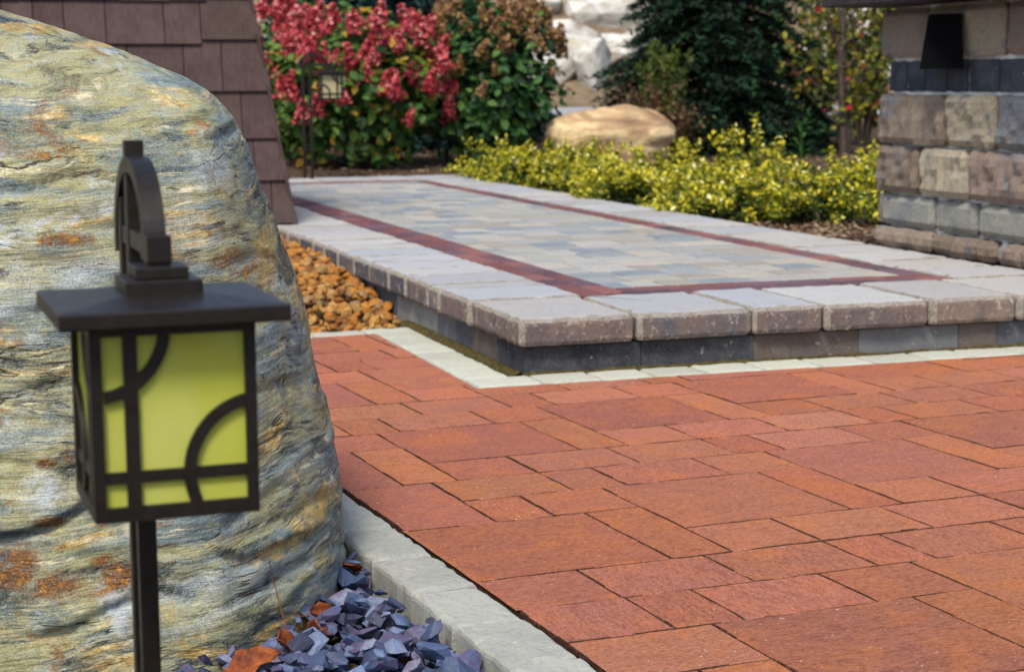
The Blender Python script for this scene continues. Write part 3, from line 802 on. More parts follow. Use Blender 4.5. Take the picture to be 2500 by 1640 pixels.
# ================================================================== LOOSE STONE
def hull_variants(n, npts, stretch, sd):
    r = random.Random(sd); out = []
    for k in range(n):
        bm = bmesh.new()
        for i in range(npts):
            while True:
                p = Vector((r.uniform(-1, 1), r.uniform(-1, 1), r.uniform(-1, 1)))
                if .55 < p.length < 1: break
            p = p.normalized()*r.uniform(.8, 1.)
            bm.verts.new((p.x*stretch[0], p.y*stretch[1], p.z*stretch[2]))
        res = bmesh.ops.convex_hull(bm, input=bm.verts[:])
        for v in [v for v in bm.verts if not v.link_faces]: bm.verts.remove(v)
        bm.verts.index_update(); bm.verts.ensure_lookup_table()
        out.append((np.array([v.co[:] for v in bm.verts]), [[v.index for v in f.verts] for f in bm.faces])); bm.free()
    return out
def scatter(name, items, variants, mat, label, kind='stuff', smooth=False):
    VV = []; FF = []; A = []; n = 0
    for (p, s, e, rnd) in items:
        v, f = variants[int(rnd*9973) % len(variants)]
        R3 = np.array(Matrix.Rotation(e[2], 3, 'Z') @ Matrix.Rotation(e[1], 3, 'Y') @ Matrix.Rotation(e[0], 3, 'X'))
        VV.append((v*s)@R3.T+np.array(p)); FF += [[i+n for i in q] for q in f]; A += [rnd]*len(v); n += len(v)
    me = mesh_of(name, np.concatenate(VV), FF, mat, smooth)
    at = me.attributes.new('rnd', 'FLOAT', 'POINT'); at.data.foreach_set('value', A)
    o = link(name, me); tag(o, label, None, None, kind); return o
r = random.Random(21)
items = []
def in_boulder(x, y):
    return False
for layer, (zc, n) in enumerate(((-.085, 800), (-.060, 900), (-.040, 560), (-.034, 520))):
    for i in range(n):
        x, y = r.uniform(-.75, .745), r.uniform(2.35, 4.35)
        if layer == 2 and y > 3.9: continue
        s = r.uniform(.024, .042) if layer < 2 else (r.uniform(.022, .050) if layer == 2 else r.uniform(.010, .026))
        if x+.9*s > CURB_L-.004: x = CURB_L-.004-s*.95*r.uniform(.85, 1.2)
        items.append(((x, y, zc+r.uniform(-.008, .010)+.012*math.sin(x*6+y*4)+.026*smooth(.25, .72, x)), s, (r.uniform(-.7, .7), r.uniform(-.7, .7), r.uniform(0, 6.28)), r.random()))
scatter('slate_chips', items, hull_variants(34, 13, (1.28, .82, .45), 3), M['slate'], 'loose purple and blue slate chips around the foot of the banded boulder')
items = []
for i in range(5200):
    u, v = r.uniform(-1.5, .02), r.uniform(1.36, 5.2)
    p = W(u, v)
    if p[1] < FAR_Y+.15: continue
    s = r.uniform(.016, .042)
    z = ground_z(*p)+.07*smooth(1.4, 2.2, v)+.045
    items.append(((p[0], p[1], z+r.uniform(-.03, .012)-.2*s), s, (r.uniform(-.8, .8), r.uniform(-.8, .8), r.uniform(0, 6.28)), r.random()))
scatter('river_gravel', items, hull_variants(16, 18, (1.15, .85, .62), 5), M['river'], 'rusty orange gravel bed beside the raised platform')
items = []
for i in range(9000):
    u, v = r.uniform(1.5, 8.), r.uniform(.8, 16.)
    if i % 2: u, v = r.uniform(-2, 8), r.uniform(9.6, 15)
    if i % 5 == 0: u, v = r.uniform(2.6, 3.6), r.uniform(2.1, 5.5)
    if u < PW+.03 and v < PL+.03: continue
    if u < 3.9 and v < 2.2: continue
    p = W(u, v); s = r.uniform(.015, .04)
    items.append(((p[0], p[1], ground_z(*p)+r.uniform(0, .025)), s, (r.uniform(-.5, .5), r.uniform(-.5, .5), r.uniform(0, 6.28)), r.random()))
scatter('mulch', items, hull_variants(10, 8, (2.0, .35, .18), 9), M['mulch'], 'shredded brown bark mulch between the shrubs')

# ================================================================== POST LANTERNS
GL = NT('lime art glass', .35, .5); v = GL.obj(False)
n = GL.noise(v, 9., 3., .5); n2 = GL.noise(v, 120., 3., .6)
gc = GL.mix(GL.ramp(n, [(.3, 0.), (.7, 1.)]), (.66, .69, .075), (.76, .78, .22))
GL.done(gc, GL.bump(n2, .08, .002))
GL.b.inputs['Transmission Weight'].default_value = 0.
tr = GL.n('ShaderNodeBsdfTranslucent'); GL.set(tr.inputs[0], gc)
mx = GL.n('ShaderNodeMixShader'); mx.inputs[0].default_value = .45
GL.set(mx.inputs[1], GL.b.outputs[0]); GL.set(mx.inputs[2], tr.outputs[0])
GL.t.links.new(mx.outputs[0], [q for q in GL.t.nodes if q.type == 'OUTPUT_MATERIAL'][0].inputs[0])
M['glass'] = GL.m
def make_glass2():
    t = NT('cream art glass', .35, .5); v = t.obj(False); n = t.noise(v, 9., 3., .5)
    c = t.mix(n, (.62, .54, .30), (.72, .66, .42)); t.done(c)
    tr = t.n('ShaderNodeBsdfTranslucent'); t.set(tr.inputs[0], c)
    mx = t.n('ShaderNodeMixShader'); mx.inputs[0].default_value = .45
    t.set(mx.inputs[1], t.b.outputs[0]); t.set(mx.inputs[2], tr.outputs[0])
    t.t.links.new(mx.outputs[0], [q for q in t.t.nodes if q.type == 'OUTPUT_MATERIAL'][0].inputs[0]); return t.m
M['glass2'] = make_glass2()
def lantern(l, rz, label, glass, depth_below=.0):
    # local: post at origin, arm and lamp body along +X
    root = empty('post_lantern', l, rz); tag(root, label, 'lantern', 'post lanterns in the garden beds')
    H = 1.055; ax = .161; bw = .089; zb, zt = .655, .868            # body bottom / top above base
    a = .011
    b = MB(); b.box((-a, -a, -depth_below), (a, a, H), .0015); b.build('post', M['metal'], root)
    b = MB(); b.box((-.062-a, -a, -depth_below), (-.062+a, a, .985), .0015); b.build('post', M['metal'], root)
    # arch ring over the posts, reaching out to the lamp
    b = MB(); cx, cz, rr = .026, .930, .116
    pth = []; fr = []
    for i in range(29):
        th = math.radians(188-i*(188-2)/28)
        pth.append((cx+rr*math.cos(th), 0, cz+rr*.84*math.sin(th))); fr.append(((math.cos(th), 0, math.sin(th)), (0, 1, 0)))
    b.sweep(pth, lambda i: [(-.009, -.0125), (.009, -.0125), (.009, .0125), (-.009, .0125)], frame=lambda i: fr[i]); b.build('arch', M['metal'], root)
    b = MB(); b.box((-.088, -.0095, .930), (.150, .0095, .951), .001); b.build('arm', M['metal'], root)
    b = MB(); b.box((.122, -.0135, .926), (.176, .0135, .955), .001); b.build('arm_block', M['metal'], root)
    # stepped crown on the lantern roof
    roof = MB()
    z0 = zt+.018
    c = .122
    # roof: shallow hipped plate
    roof.add([(ax-c, -c, z0-.018), (ax+c, -c, z0-.018), (ax+c, c, z0-.018), (ax-c, c, z0-.018), (ax-c, -c, z0), (ax+c, -c, z0), (ax+c, c, z0), (ax-c, c, z0),
              (ax-.045, -.045, z0+.008), (ax+.045, -.045, z0+.008), (ax+.045, .045, z0+.008), (ax-.045, .045, z0+.008)],
             [(3, 2, 1, 0), (0, 1, 5, 4), (1, 2, 6, 5), (2, 3, 7, 6), (3, 0, 4, 7), (4, 5, 9, 8), (5, 6, 10, 9), (6, 7, 11, 10), (7, 4, 8, 11), (8, 9, 10, 11)])
    rf = roof.build('roof', M['metal'], root)
    bv = rf.modifiers.new('bevel', 'BEVEL'); bv.width = .002; bv.segments = 2
    b = MB(); b.box((ax-.044, -.042, z0+.004), (ax+.044, .042, z0+.023), .002); b.build('crown_step', M['metal'], root)
    b = MB(); b.box((ax-.032, -.029, z0+.023), (ax+.032, .029, z0+.0365), .002); b.build('crown_step', M['metal'], root)
    b = MB(); b.box((ax-.016, -.013, z0+.0365), (ax+.012, .013, z0+.042), .001); b.build('crown_neck', M['metal'], root)
    # frame
    fw = .0125
    b = MB()
    for sx in (-1, 1):
        for sy in (-1, 1):
            x0, y0 = ax+sx*bw, sy*bw
            b.box((min(x0, x0-sx*fw), min(y0, y0-sy*fw), zb), (max(x0, x0-sx*fw), max(y0, y0-sy*fw), zt))
    for z, h in ((zb, .016), (zt-.012, .012)):
        for sg in (-1, 1):
            b.box((ax-bw+fw, min(sg*bw, sg*(bw-fw)), z), (ax+bw-fw, max(sg*bw, sg*(bw-fw)), z+h))
            b.box((ax+min(sg*bw, sg*(bw-fw)), -bw+fw, z), (ax+max(sg*bw, sg*(bw-fw)), bw-fw, z+h))
    b.build('frame', M['metal'], root)
    b = MB(); b.box((ax-.012, -.012, zb-.004), (ax+.012, .012, zb+.03)); b.box((ax-bw+.006, -bw+.006, zb+.001), (ax+bw-.006, bw-.006, zb+.006))
    b.build('bottom_plate', M['metal'], root)
    b = MB(); b.box((-.005, -.008, zb-.0), (ax-bw+.004, .008, zb+.014)); b.build('lower_bracket', M['metal'], root)
    # panes with mullions on each face
    wI, hI = 2*bw, zt-zb
    for fi in range(4):
        ang = fi*math.pi/2; mir = fi % 2
        cs, sn = math.cos(ang), math.sin(ang)
        def T(s, z, d):            # s across (-.5..), outward distance
            s2 = -s if mir else s
            lx, ly = bw+d, s2
            return (ax+lx*cs-ly*sn, lx*sn+ly*cs, z)
        def bar(p0, p1, w, dep=(-.009, -.001)):
            b = MB(); q = np.array(p1)-np.array(p0); q = q/np.linalg.norm(q); nx = np.array([-q[1], q[0]])*w/2
            V = []
            for d in dep:
                for pp, sg in ((p0, 1), (p0, -1), (p1, -1), (p1, 1)):
                    e = np.array(pp)+nx*sg; V.append(T(e[0], e[1], d))
            b.add(V, [(0, 1, 2, 3), (7, 6, 5, 4), (0, 4, 5, 1), (1, 5, 6, 2), (2, 6, 7, 3), (3, 7, 4, 0)]); return b
        g = MB(); s0 = bw-fw+.002
        g.add([T(-s0, zb+.012, -.007), (T(s0, zb+.012, -.007)), T(s0, zt-.008, -.007), T(-s0, zt-.008, -.007),
               T(-s0, zb+.012, -.010), (T(s0, zb+.012, -.010)), T(s0, zt-.008, -.010), T(-s0, zt-.008, -.010)],
              [(0, 1, 2, 3), (7, 6, 5, 4), (0, 4, 5, 1), (1, 5, 6, 2), (2, 6, 7, 3), (3, 7, 4, 0)])
        pane = g.build('pane', glass, root)
        xv = -bw+.24*wI
        bar((xv, zb+.014), (xv, zt-.010), .0150, (-.0066, -.0015)).build('mullion', M['metal'], pane)
        zh = zb+.225*hI
        bar((-bw+fw-.001, zh), (bw-fw+.001, zh), .0130, (-.0064, -.0020)).build('mullion', M['metal'], pane)
        for (cx2, cz2, r2, t0, t1) in ((-bw+.004, zt-.002, .076, -82, -8), (bw+.004, zh, .079, 96, 213)):
            b = MB(); pth = []; fr2 = []
            for i in range(17):
                th = math.radians(t0+(t1-t0)*i/16); x, z = cx2+r2*math.cos(th), cz2+r2*math.sin(th)
                if z < zb+.012: break
                o0 = np.array(T(x, z, -.0040)); e0 = np.array(T(x+math.cos(th), z+math.sin(th), -.0040))-o0
                f0 = np.array(T(x, z, 1-.0040))-o0
                pth.append(o0); fr2.append((e0, f0))
            b.sweep(pth, lambda i: [(-.0065, -.0026), (.0065, -.0026), (.0065, .0030), (-.0065, .0030)], frame=lambda i: fr2[i])
            b.build('curved_mullion', M['metal'], pane)
    return root
lantern((-.005, 1.947, -.087), math.radians(-92.4), 'bronze post lantern with lime glass panes in front of the banded boulder', M['glass'], .06)
l2 = at_depth(726, 404, 16.45); l2z = ground_z(l2[0], l2[1])
lantern((l2[0], l2[1], l2z), math.radians(-7), 'slim dark post lantern with cream panes before the red hydrangea', M['glass2'], .06).scale = (1.1, 1.1, 1.1)

# ================================================================== SHINGLED HUT
def hut():
    p0 = W(.12, 4.48); root = empty('shingled_hut', (p0[0], p0[1], ZT), A0)
    tag(root, 'brown shingle-clad hut with sloping walls beside the raised platform', 'hut')
    Wd, Dp, Ht, bt = 2.3, 2.2, 2.35, .150           # batter
    # core body
    b = MB(); i = .03
    def ring(z, e): return [(-Wd+bt*z+e, bt*z+e, z), (-bt*z-e, bt*z+e, z), (-bt*z-e, Dp-bt*z-e, z), (-Wd+bt*z+e, Dp-bt*z-e, z)]
    b.add(ring(0.012, i)+ring(Ht, i), [(0, 1, 5, 4), (1, 2, 6, 5), (2, 3, 7, 6), (3, 0, 4, 7), (4, 5, 6, 7)]); b.build('wall', M['trim'], root)
    b = MB(); b.box((-Wd+.05, .05, -.19), (-.14, Dp-.05, .010)); b.build('plinth', M['side'], root)
    b = MB(); b.box((-Wd+.01, .008, .001), (-.008, .03, .014)); b.build('drip_edge', M['trim'], root)
    b = MB(); b.box((-Wd+bt*Ht-.12, bt*Ht-.12, Ht+.005), (-bt*Ht+.12, Dp-bt*Ht+.12, Ht+.09), .01); b.build('roof', M['trim'], root)
    zs = [.012, .262, .505, .778, 1.075, 1.32, 1.57, 1.82, 2.07]
    front = [[-.13, -.36, -.62, -.80, -1.1, -1.4, -1.7, -2.0, -2.3], [-.22, -.42, -.72, -1.0, -1.2, -1.5, -1.75, -2.05, -2.3], [-.28, -.52, -.75, -1.05, -1.3, -1.6, -1.9, -2.2],
             [-.38, -.60, -.92, -1.12, -1.45, -1.7, -2.1, -2.3], [-.49, -.70, -1.03, -1.26, -1.43, -1.6, -1.9, -2.3], [-.45, -.66, -.95, -1.2, -1.5, -1.75, -2.1, -2.3],
             [-.40, -.72, -.9, -1.2, -1.55, -1.8, -2.3], [-.5, -.74, -1.0, -1.3, -1.6, -2.0, -2.3], [-.55, -.8, -1.1, -1.4, -1.7, -2.3]]
    rr = random.Random(8)
    def shingle(face, a0, a1, z, zt, off, slope=0.):
        # face: 'f' front, 'r' right;  a0<a1 along the face
        V = []
        for (zz, out, th) in ((z, .024, 0), (zt, .003, 0)):
            for d in (out, out-.015):
                for aa in (a0, a1-(slope if zz == zt else 0)):
                    if face == 'f': V.append((aa, bt*zz-d, zz))
                    else: V.append((-bt*zz+d, aa, zz))
        f = [(0, 1, 5, 4), (2, 6, 7, 3), (0, 2, 3, 1), (4, 5, 7, 6), (0, 4, 6, 2), (1, 3, 7, 5)]
        if face == 'r': f = f
        o = link('shingle', mesh_of('shingle', V, f, M['shingle']), root)
        q = rr.uniform(.86, 1.12); o.color = (q, q*rr.uniform(.97, 1.03), q*rr.uniform(.95, 1.05), 1)
    for k, z in enumerate(zs):
        z2 = (zs[k+1] if k+1 < len(zs) else Ht-.02)+.03
        xr = -bt*z+.016
        ed = [xr]+front[k]
        for j in range(len(ed)-1):
            a0, a1 = max(ed[j+1], -Wd+bt*z), ed[j]
            if a1-a0 < .03: continue
            dz = rr.choice([0, 0, -.022, -.026]) if (j and k) else 0.
            a1q = a1-.004 if j else a1
            shingle('f', a0+.002, a1q, z+dz, z2, 0, bt*(z2-z) if j == 0 else 0.)
        y = bt*z
        while y < Dp-bt*z-.02:
            w = rr.choice([.18, .24, .30]); shingle('r', y+.003, min(y+w, Dp-bt*z)-.002, z+rr.choice([0, 0, -.02])*(k > 0), z2, 0); y += w
    return root
hut()

# ================================================================== STONE PILLAR
def rock_face(w, h, d, sd, rough=.012, rnd=.022, cell=.028):
    """block w (x) by h (z), front face at y=0 bulging to -y, body back to +d"""
    nx, ny = max(4, int(w/cell)), max(3, int(h/cell)); V = []; F = []
    for j in range(ny+1):
        for i in range(nx+1):
            a, b = w*i/nx, h*j/ny
            e = min(a, w-a, b, h-b); corner = min(a, w-a)+min(b, h-b)
            y = -rough*(1.0+1.3*mnoise.noise(Vector((a*9+sd*3.1, b*9, sd)))+.8*mnoise.noise(Vector((a*26+sd, b*26, sd*2.))))
            y += rnd*max(0, 1-e/.025)**2
            ia = a+(.006*mnoise.noise(Vector((b*20, sd, 1.))) if i in (0, nx) else 0); ib = b+(.006*mnoise.noise(Vector((a*20, sd, 5.))) if j in (0, ny) else 0)
            if corner < .03:
                kk = .012*min(1, rnd/.022); ia += (kk if a < w/2 else -kk)*(1-corner/.03); ib += (kk if b < h/2 else -kk)*(1-corner/.03)
            V.append((ia, y, ib))
    n = nx+1
    for j in range(ny):
        for i in range(nx): F.append((j*n+i, j*n+i+1, (j+1)*n+i+1, (j+1)*n+i))
    border = [i for i in range(n)]+[j*n+nx for j in range(1, ny+1)]+[ny*n+i for i in range(nx-1, -1, -1)]+[j*n for j in range(ny-1, 0, -1)]
    s = len(V)
    for q in border: V.append((V[q][0], d, V[q][2]))
    k = len(border)
    for q in range(k): F.append((border[(q+1) % k], border[q], s+q, s+(q+1) % k))
    F.append(tuple(s+q for q in range(k)))
    return V, F
def pillar():
    UF, VF = 2.585, 2.07
    p0 = W(UF, VF)
    root = empty('stone_pillar', (p0[0], p0[1], ZT), A0-math.pi/2)   # local +x runs towards the viewer (-v), local +y into the pillar (+u)
    tag(root, 'split-face stone pillar with a dark band and black coping standing on the platform edge', 'pillar')
    Ln, Dp = 1.75, .9
    b = MB(); b.box((.06, .06, .004), (Ln-.06, Dp-.06, 1.175)); b.build('core', M['side'], root)
    C = {'b': (.30, .24, .185), 'd': (.22, .17, .13), 'g': (.31, .315, .275), 'c': (.37, .32, .235), 'p': (.27, .205, .165), 'bl': (.20, .215, .23)}
    rows = [(.0, .107, [.53, .55, .40, .25], ['b', 'd', 'p', 'bl'], .019), (.110, .265, [.53, .37, .48, .35], 'g'*4, .004), (.272, .505, [.40, .43, .54, .36], ['d', 'c', 'p', 'b'], .022), (.512, .757, [.62, .42, .40, .28], ['b', 'c', 'bl', 'd'], .022)]
    rr = random.Random(4)
    def stones(z0, z1, ws, cs, rough, setb=0., name='stone', mat='wallstone', rnd=.022):
        x = setb
        for k, w in enumerate(ws):
            w2 = min(w, Ln-setb-x)
            if w2 < .03: break
            sd = rr.uniform(0, 90)
            V, F = rock_face(w2-.014, z1-z0-.009, .16, sd, rough, rnd)
            o = link(name, mesh_of(name, V, F, M[mat]), root, (x+.003, .014+setb, z0+.002)); c = C.get(cs[k % len(cs)], (.03, .04, .055)); f = rr.uniform(.9, 1.12)
            if mat == 'side': c = (.030, .042, .062)
            o.color = (c[0]*f, c[1]*f, c[2]*f, 1); x += w
        # far end face (turned away from the paving)
        x = setb+.0
        for w in (.36, .30, .25):
            V, F = rock_face(min(w, Dp-setb-x)-.006, z1-z0-.005, .05, rr.uniform(0, 90), rough*.6, .015, .06)
            o = link(name, mesh_of(name, V, F, M[mat]), root, (.012+setb+.002, Dp-x-.0, z0+.002), (0, 0, -math.pi/2))
            c = C[rr.choice('bdpc')] if mat != 'side' else (.030, .042, .062); o.color = (*c, 1); x += w
            if x > Dp-.2: break
    for (z0, z1, ws, cs, ro) in rows: stones(z0, z1, ws, cs, ro)
    stones(.764, .918, [.165, .175, .19, .18, .25, .2, .2, .2, .2, .2], ['x'], .0025, .035, 'band_stone', 'side', .003)
    stones(.925, 1.165, [.42, .66, .40, .30], ['b', 'c', 'p', 'b'], .008)
    b = MB(); b.box((-.22, -.20, 1.180), (Ln+.2, Dp+.2, 1.245), .008); b.build('coping', M['slab'], root)
    # wall light (its own thing)
    wl = W(UF, VF-.635)
    lt = empty('wall_light', (wl[0], wl[1], ZT+.87), A0-math.pi/2)
    tag(lt, 'black wedge-shaped downlight fixed to the stone pillar', 'wall light')
    b = MB(); b.box((-.10, -.004, .02), (.10, .020, .24)); b.build('back_plate', M['black'], lt)
    b = MB()
    t0, t1 = (.140, .075), (.178, .125)          # half width, projection: top and bottom
    V = [(-t0[0], .0, .25), (0, -t0[1], .25), (t0[0], .0, .25), (-t1[0], .0, 0), (0, -t1[1], 0), (t1[0], .0, 0)]
    k = .9
    V2 = [(x*k, y*k+.002, z-(.006 if z > .1 else 0)) for x, y, z in V]
    b.add(V+V2, [(0, 3, 4, 1), (1, 4, 5, 2), (0, 1, 2), (6, 7, 10, 9), (7, 8, 11, 10), (8, 7, 6), (3, 9, 10, 4), (4, 10, 11, 5)])
    b.build('shield', M['black'], lt)
    b = MB(); b.box((-.03, -.05, .06), (.03, -.004, .16)); b.build('lamp_socket', M['black'], lt)
    for ch in lt.children: ch.location.y -= .020
    return root
pillar()

# ================================================================== PLANTS
def frame_from(n):
    n = n/np.linalg.norm(n, axis=1)[:, None]
    h = np.where(np.abs(n[:, 2:3]) < .9, np.array([[0, 0, 1.]]), np.array([[1., 0, 0]]))
    a = np.cross(h, n); a /= np.linalg.norm(a, axis=1)[:, None]
    return a, np.cross(n, a), n
def leaves(name, P, Nn, size, mat, parent, kind='stuff', shape='leaf', rnd=None, g=None):
    """P positions, Nn facing, size per leaf -> one mesh of folded leaves"""
    g = g or rng; n = len(P)
    a, b, c = frame_from(Nn)
    th = g.uniform(0, 2*math.pi, n); ct, st = np.cos(th)[:, None], np.sin(th)[:, None]
    t = a*ct+b*st; w = -a*st+b*ct
    if shape == 'leaf': prof = [(-.5, 0, 0), (-.12, -.29, .06), (-.12, .29, .06), (.18, -.25, .05), (.18, .25, .05), (.52, 0, -.06), (0.02, 0, -.02)]; fc = [(0, 1, 6, 2), (1, 3, 6), (3, 5, 6), (5, 4, 6), (4, 2, 6)]
    elif shape == 'petal': prof = [(-.5, 0, 0), (0, -.42, .1), (.5, 0, 0), (0, .42, .1)]; fc = [(0, 1, 2, 3)]
    elif shape == 'spray': prof = [(-.5, 0, 0), (-.05, -.15, .04), (.55, 0, -.05), (-.05, .15, .04)]; fc = [(0, 1, 2, 3)]
    else: prof = [(-.5, -.06, 0), (-.5, .06, 0), (.5, 0, .03)]; fc = [(0, 1, 2)]
    k = len(prof); V = np.zeros((n, k, 3)); s = np.asarray(size)[:, None]
    for i, (x, y, z) in enumerate(prof): V[:, i] = P+s*(t*x+w*y+c*z)
    F = np.concatenate([np.array([[q+i*k for q in f]+([] if len(f) == 4 else []) for i in range(n)]).tolist() for f in fc]) if False else [[q+i*k for q in f] for i in range(n) for f in fc]
    me = mesh_of(name, V.reshape(-1, 3), F, mat)
    at = me.attributes.new('rnd', 'FLOAT', 'POINT')
    rv = g.uniform(0, 1, n) if rnd is None else rnd
    at.data.foreach_set('value', np.repeat(rv, k))
    o = link(name, me, parent)
    if kind: o['kind'] = kind
    return o
def ell_points(n, rx, ry, rz, g, shell=.55, zmin=-.9):
    d = g.normal(size=(n*2, 3)); d /= np.linalg.norm(d, axis=1)[:, None]; d = d[d[:, 2] > zmin][:n]
    rr = shell+(1-shell)*g.uniform(0, 1, len(d))**.6
    lump = np.array([1+.22*mnoise.noise(Vector(q*2.4))+.12*mnoise.noise(Vector(q*6)) for q in d])
    return d*(rr*lump)[:, None]*np.array([rx, ry, rz]), d
HG = [(0., (.012, .035, .008)), (.3, (.035, .095, .015)), (.6, (.075, .17, .022)), (.82, (.13, .22, .03)), (.92, (.34, .26, .03)), (1., (.42, .20, .02))]
M['hyd_leaf'] = make_leaf('hydrangea leaf', HG)
M['hyd_leaf2'] = make_leaf('dark hydrangea leaf', [(0., (.010, .03, .010)), (.4, (.025, .080, .020)), (.75, (.05, .14, .03)), (1., (.10, .19, .03))])
M['red_petal'] = make_leaf('red hydrangea petal', [(0., (.15, .010, .014)), (.35, (.40, .030, .045)), (.62, (.58, .085, .10)), (.84, (.74, .24, .24)), (1., (.86, .48, .43))], .2)
M['brown_petal'] = make_leaf('faded hydrangea petal', [(0., (.10, .055, .018)), (.4, (.25, .13, .045)), (.7, (.36, .24, .08)), (.88, (.50, .27, .18)), (1., (.62, .40, .32))], .2)
M['bark'] = make_plain('grey brown bark', (.075, .055, .045), .9, .2, 0., .35, 25., .5)
M['spruce'] = make_leaf('dark spruce needle', [(0., (.002, .006, .003)), (.5, (.006, .021, .010)), (.85, (.024, .080, .030)), (1., (.055, .145, .042))], .05, .85)
M['blue_spruce'] = make_leaf('bluish spruce needle', [(0., (.003, .014, .014)), (.5, (.009, .040, .038)), (.85, (.022, .078, .072)), (1., (.05, .12, .11))], .05, .85)
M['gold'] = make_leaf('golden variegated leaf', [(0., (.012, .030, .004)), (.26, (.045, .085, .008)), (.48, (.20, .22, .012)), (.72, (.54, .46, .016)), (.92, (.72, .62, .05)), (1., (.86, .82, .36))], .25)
M['rust'] = make_leaf('rusty twig leaf', [(0., (.03, .014, .008)), (.4, (.10, .045, .02)), (.7, (.07, .07, .018)), (1., (.19, .10, .035))], .15)
M['broom'] = make_leaf('olive feathery stem', [(0., (.020, .040, .006)), (.5, (.05, .075, .010)), (1., (.10, .12, .015))], .15)
M['tree_leaf'] = make_leaf('autumn tree leaf', [(0., (.02, .04, .008)), (.5, (.09, .12, .010)), (.8, (.26, .24, .012)), (.93, (.22, .10, .015)), (.985, (.32, .012, .016)), (1., (.46, .02, .03))], .3)
M['weed'] = make_leaf('fresh green leaf', [(0., (.05, .14, .02)), (1., (.10, .24, .04))], .25)

def hydrangea(l, rx, rz, n, leafmat, petal, nheads, label, sd, head=(.10, .16), low=.25, front=True, hz=(.1, .95)):
    g = np.random.default_rng(sd); root = empty('hydrangea', l); tag(root, label, 'hydrangea')
    cz = rz*.52
    P, D = ell_points(n, rx, rx*.85, rz*.56, g, .45); P[:, 2] += cz
    P = P[P[:, 2] > .03]; Nn = P-np.array([0, 0, cz*.6]); Nn = Nn/np.linalg.norm(Nn, axis=1)[:, None]+g.normal(size=P.shape)*.55+np.array([-.2, -.3, .5])
    leaves('foliage', P, Nn, g.uniform(.075, .145, len(P)), leafmat, root, g=g)
    b = MB()
    for i in range(16):
        a = g.uniform(0, 6.28); e = np.array([math.cos(a)*rx*.7*g.uniform(.3, 1), math.sin(a)*rx*.6*g.uniform(.3, 1), rz*g.uniform(.6, .92)])
        s = np.array([math.cos(a)*.06, math.sin(a)*.06, -.04]); b.tube([s, s*.5+e*.45+np.array([0, 0, .1]), e], [.013, .009, .005], 5)
    b.build('stems', M['bark'], root)
    var = []
    for k in range(4):
        m = 85; h = g.uniform(0, 1, m); rad = (1-h*.75)*.5; a = g.uniform(0, 6.28, m)
        rad = rad*.86; Q = np.stack([np.cos(a)*rad, np.sin(a)*rad, h*1.2-.4], 1); Qn = Q+g.normal(size=Q.shape)*.4
        o = leaves('flower_head', Q, Qn, g.uniform(.25, .38, m), petal, root, None, 'petal', g=g, rnd=np.clip(g.uniform(0, .85, m)+h*.15, 0, 1)); var.append(o.data); bpy.data.objects.remove(o)
    made = 0; tries = 0
    while made < nheads and tries < 4000:
        tries += 1
        a = g.uniform(-math.pi*1.05, .05*math.pi) if front else g.uniform(0, 6.28)
        t = g.uniform(*hz); zz = (t-.5)*2
        rr = math.sqrt(max(0, 1-zz*zz*.92))
        lump = 1+.15*g.normal()*.5
        p = np.array([math.cos(a)*rx*rr*lump, math.sin(a)*rx*.85*rr*lump, cz+zz*rz*.54*(.96+.1*g.uniform())])
        if g.uniform() > smooth(low-.2, low+.35, p[2]/rz): continue
        o = link('flower_head', var[made % 4], root, p, (g.uniform(-.5, .5), g.uniform(-.5, .5), g.uniform(0, 6.28)))
        s = g.uniform(*head); o.scale = (s, s, s*1.1); made += 1
    return root
def gz(p, dz=0.): return (p[0], p[1], ground_z(p[0], p[1])+dz)
p = at_depth(840, 395, 17.9); hydrangea(gz(p), .92, 1.44, 3300, M['hyd_leaf'], M['red_petal'], 92, 'hydrangea covered in crimson flower heads behind the platform end', 31, (.11, .19), .42)
p = at_depth(1140, 385, 18.3); hydrangea(gz(p), .76, 1.62, 3000, M['hyd_leaf2'], M['brown_petal'], 62, 'dark green hydrangea with faded brown flower heads beside the crimson one', 32, (.10, .165), .60)
p = at_depth(690, 395, 18.6); hydrangea(gz(p), .50, 1.62, 1500, M['hyd_leaf'], M['red_petal'], 44, 'narrow crimson hydrangea right behind the shingled hut', 33, (.11, .18), .5)

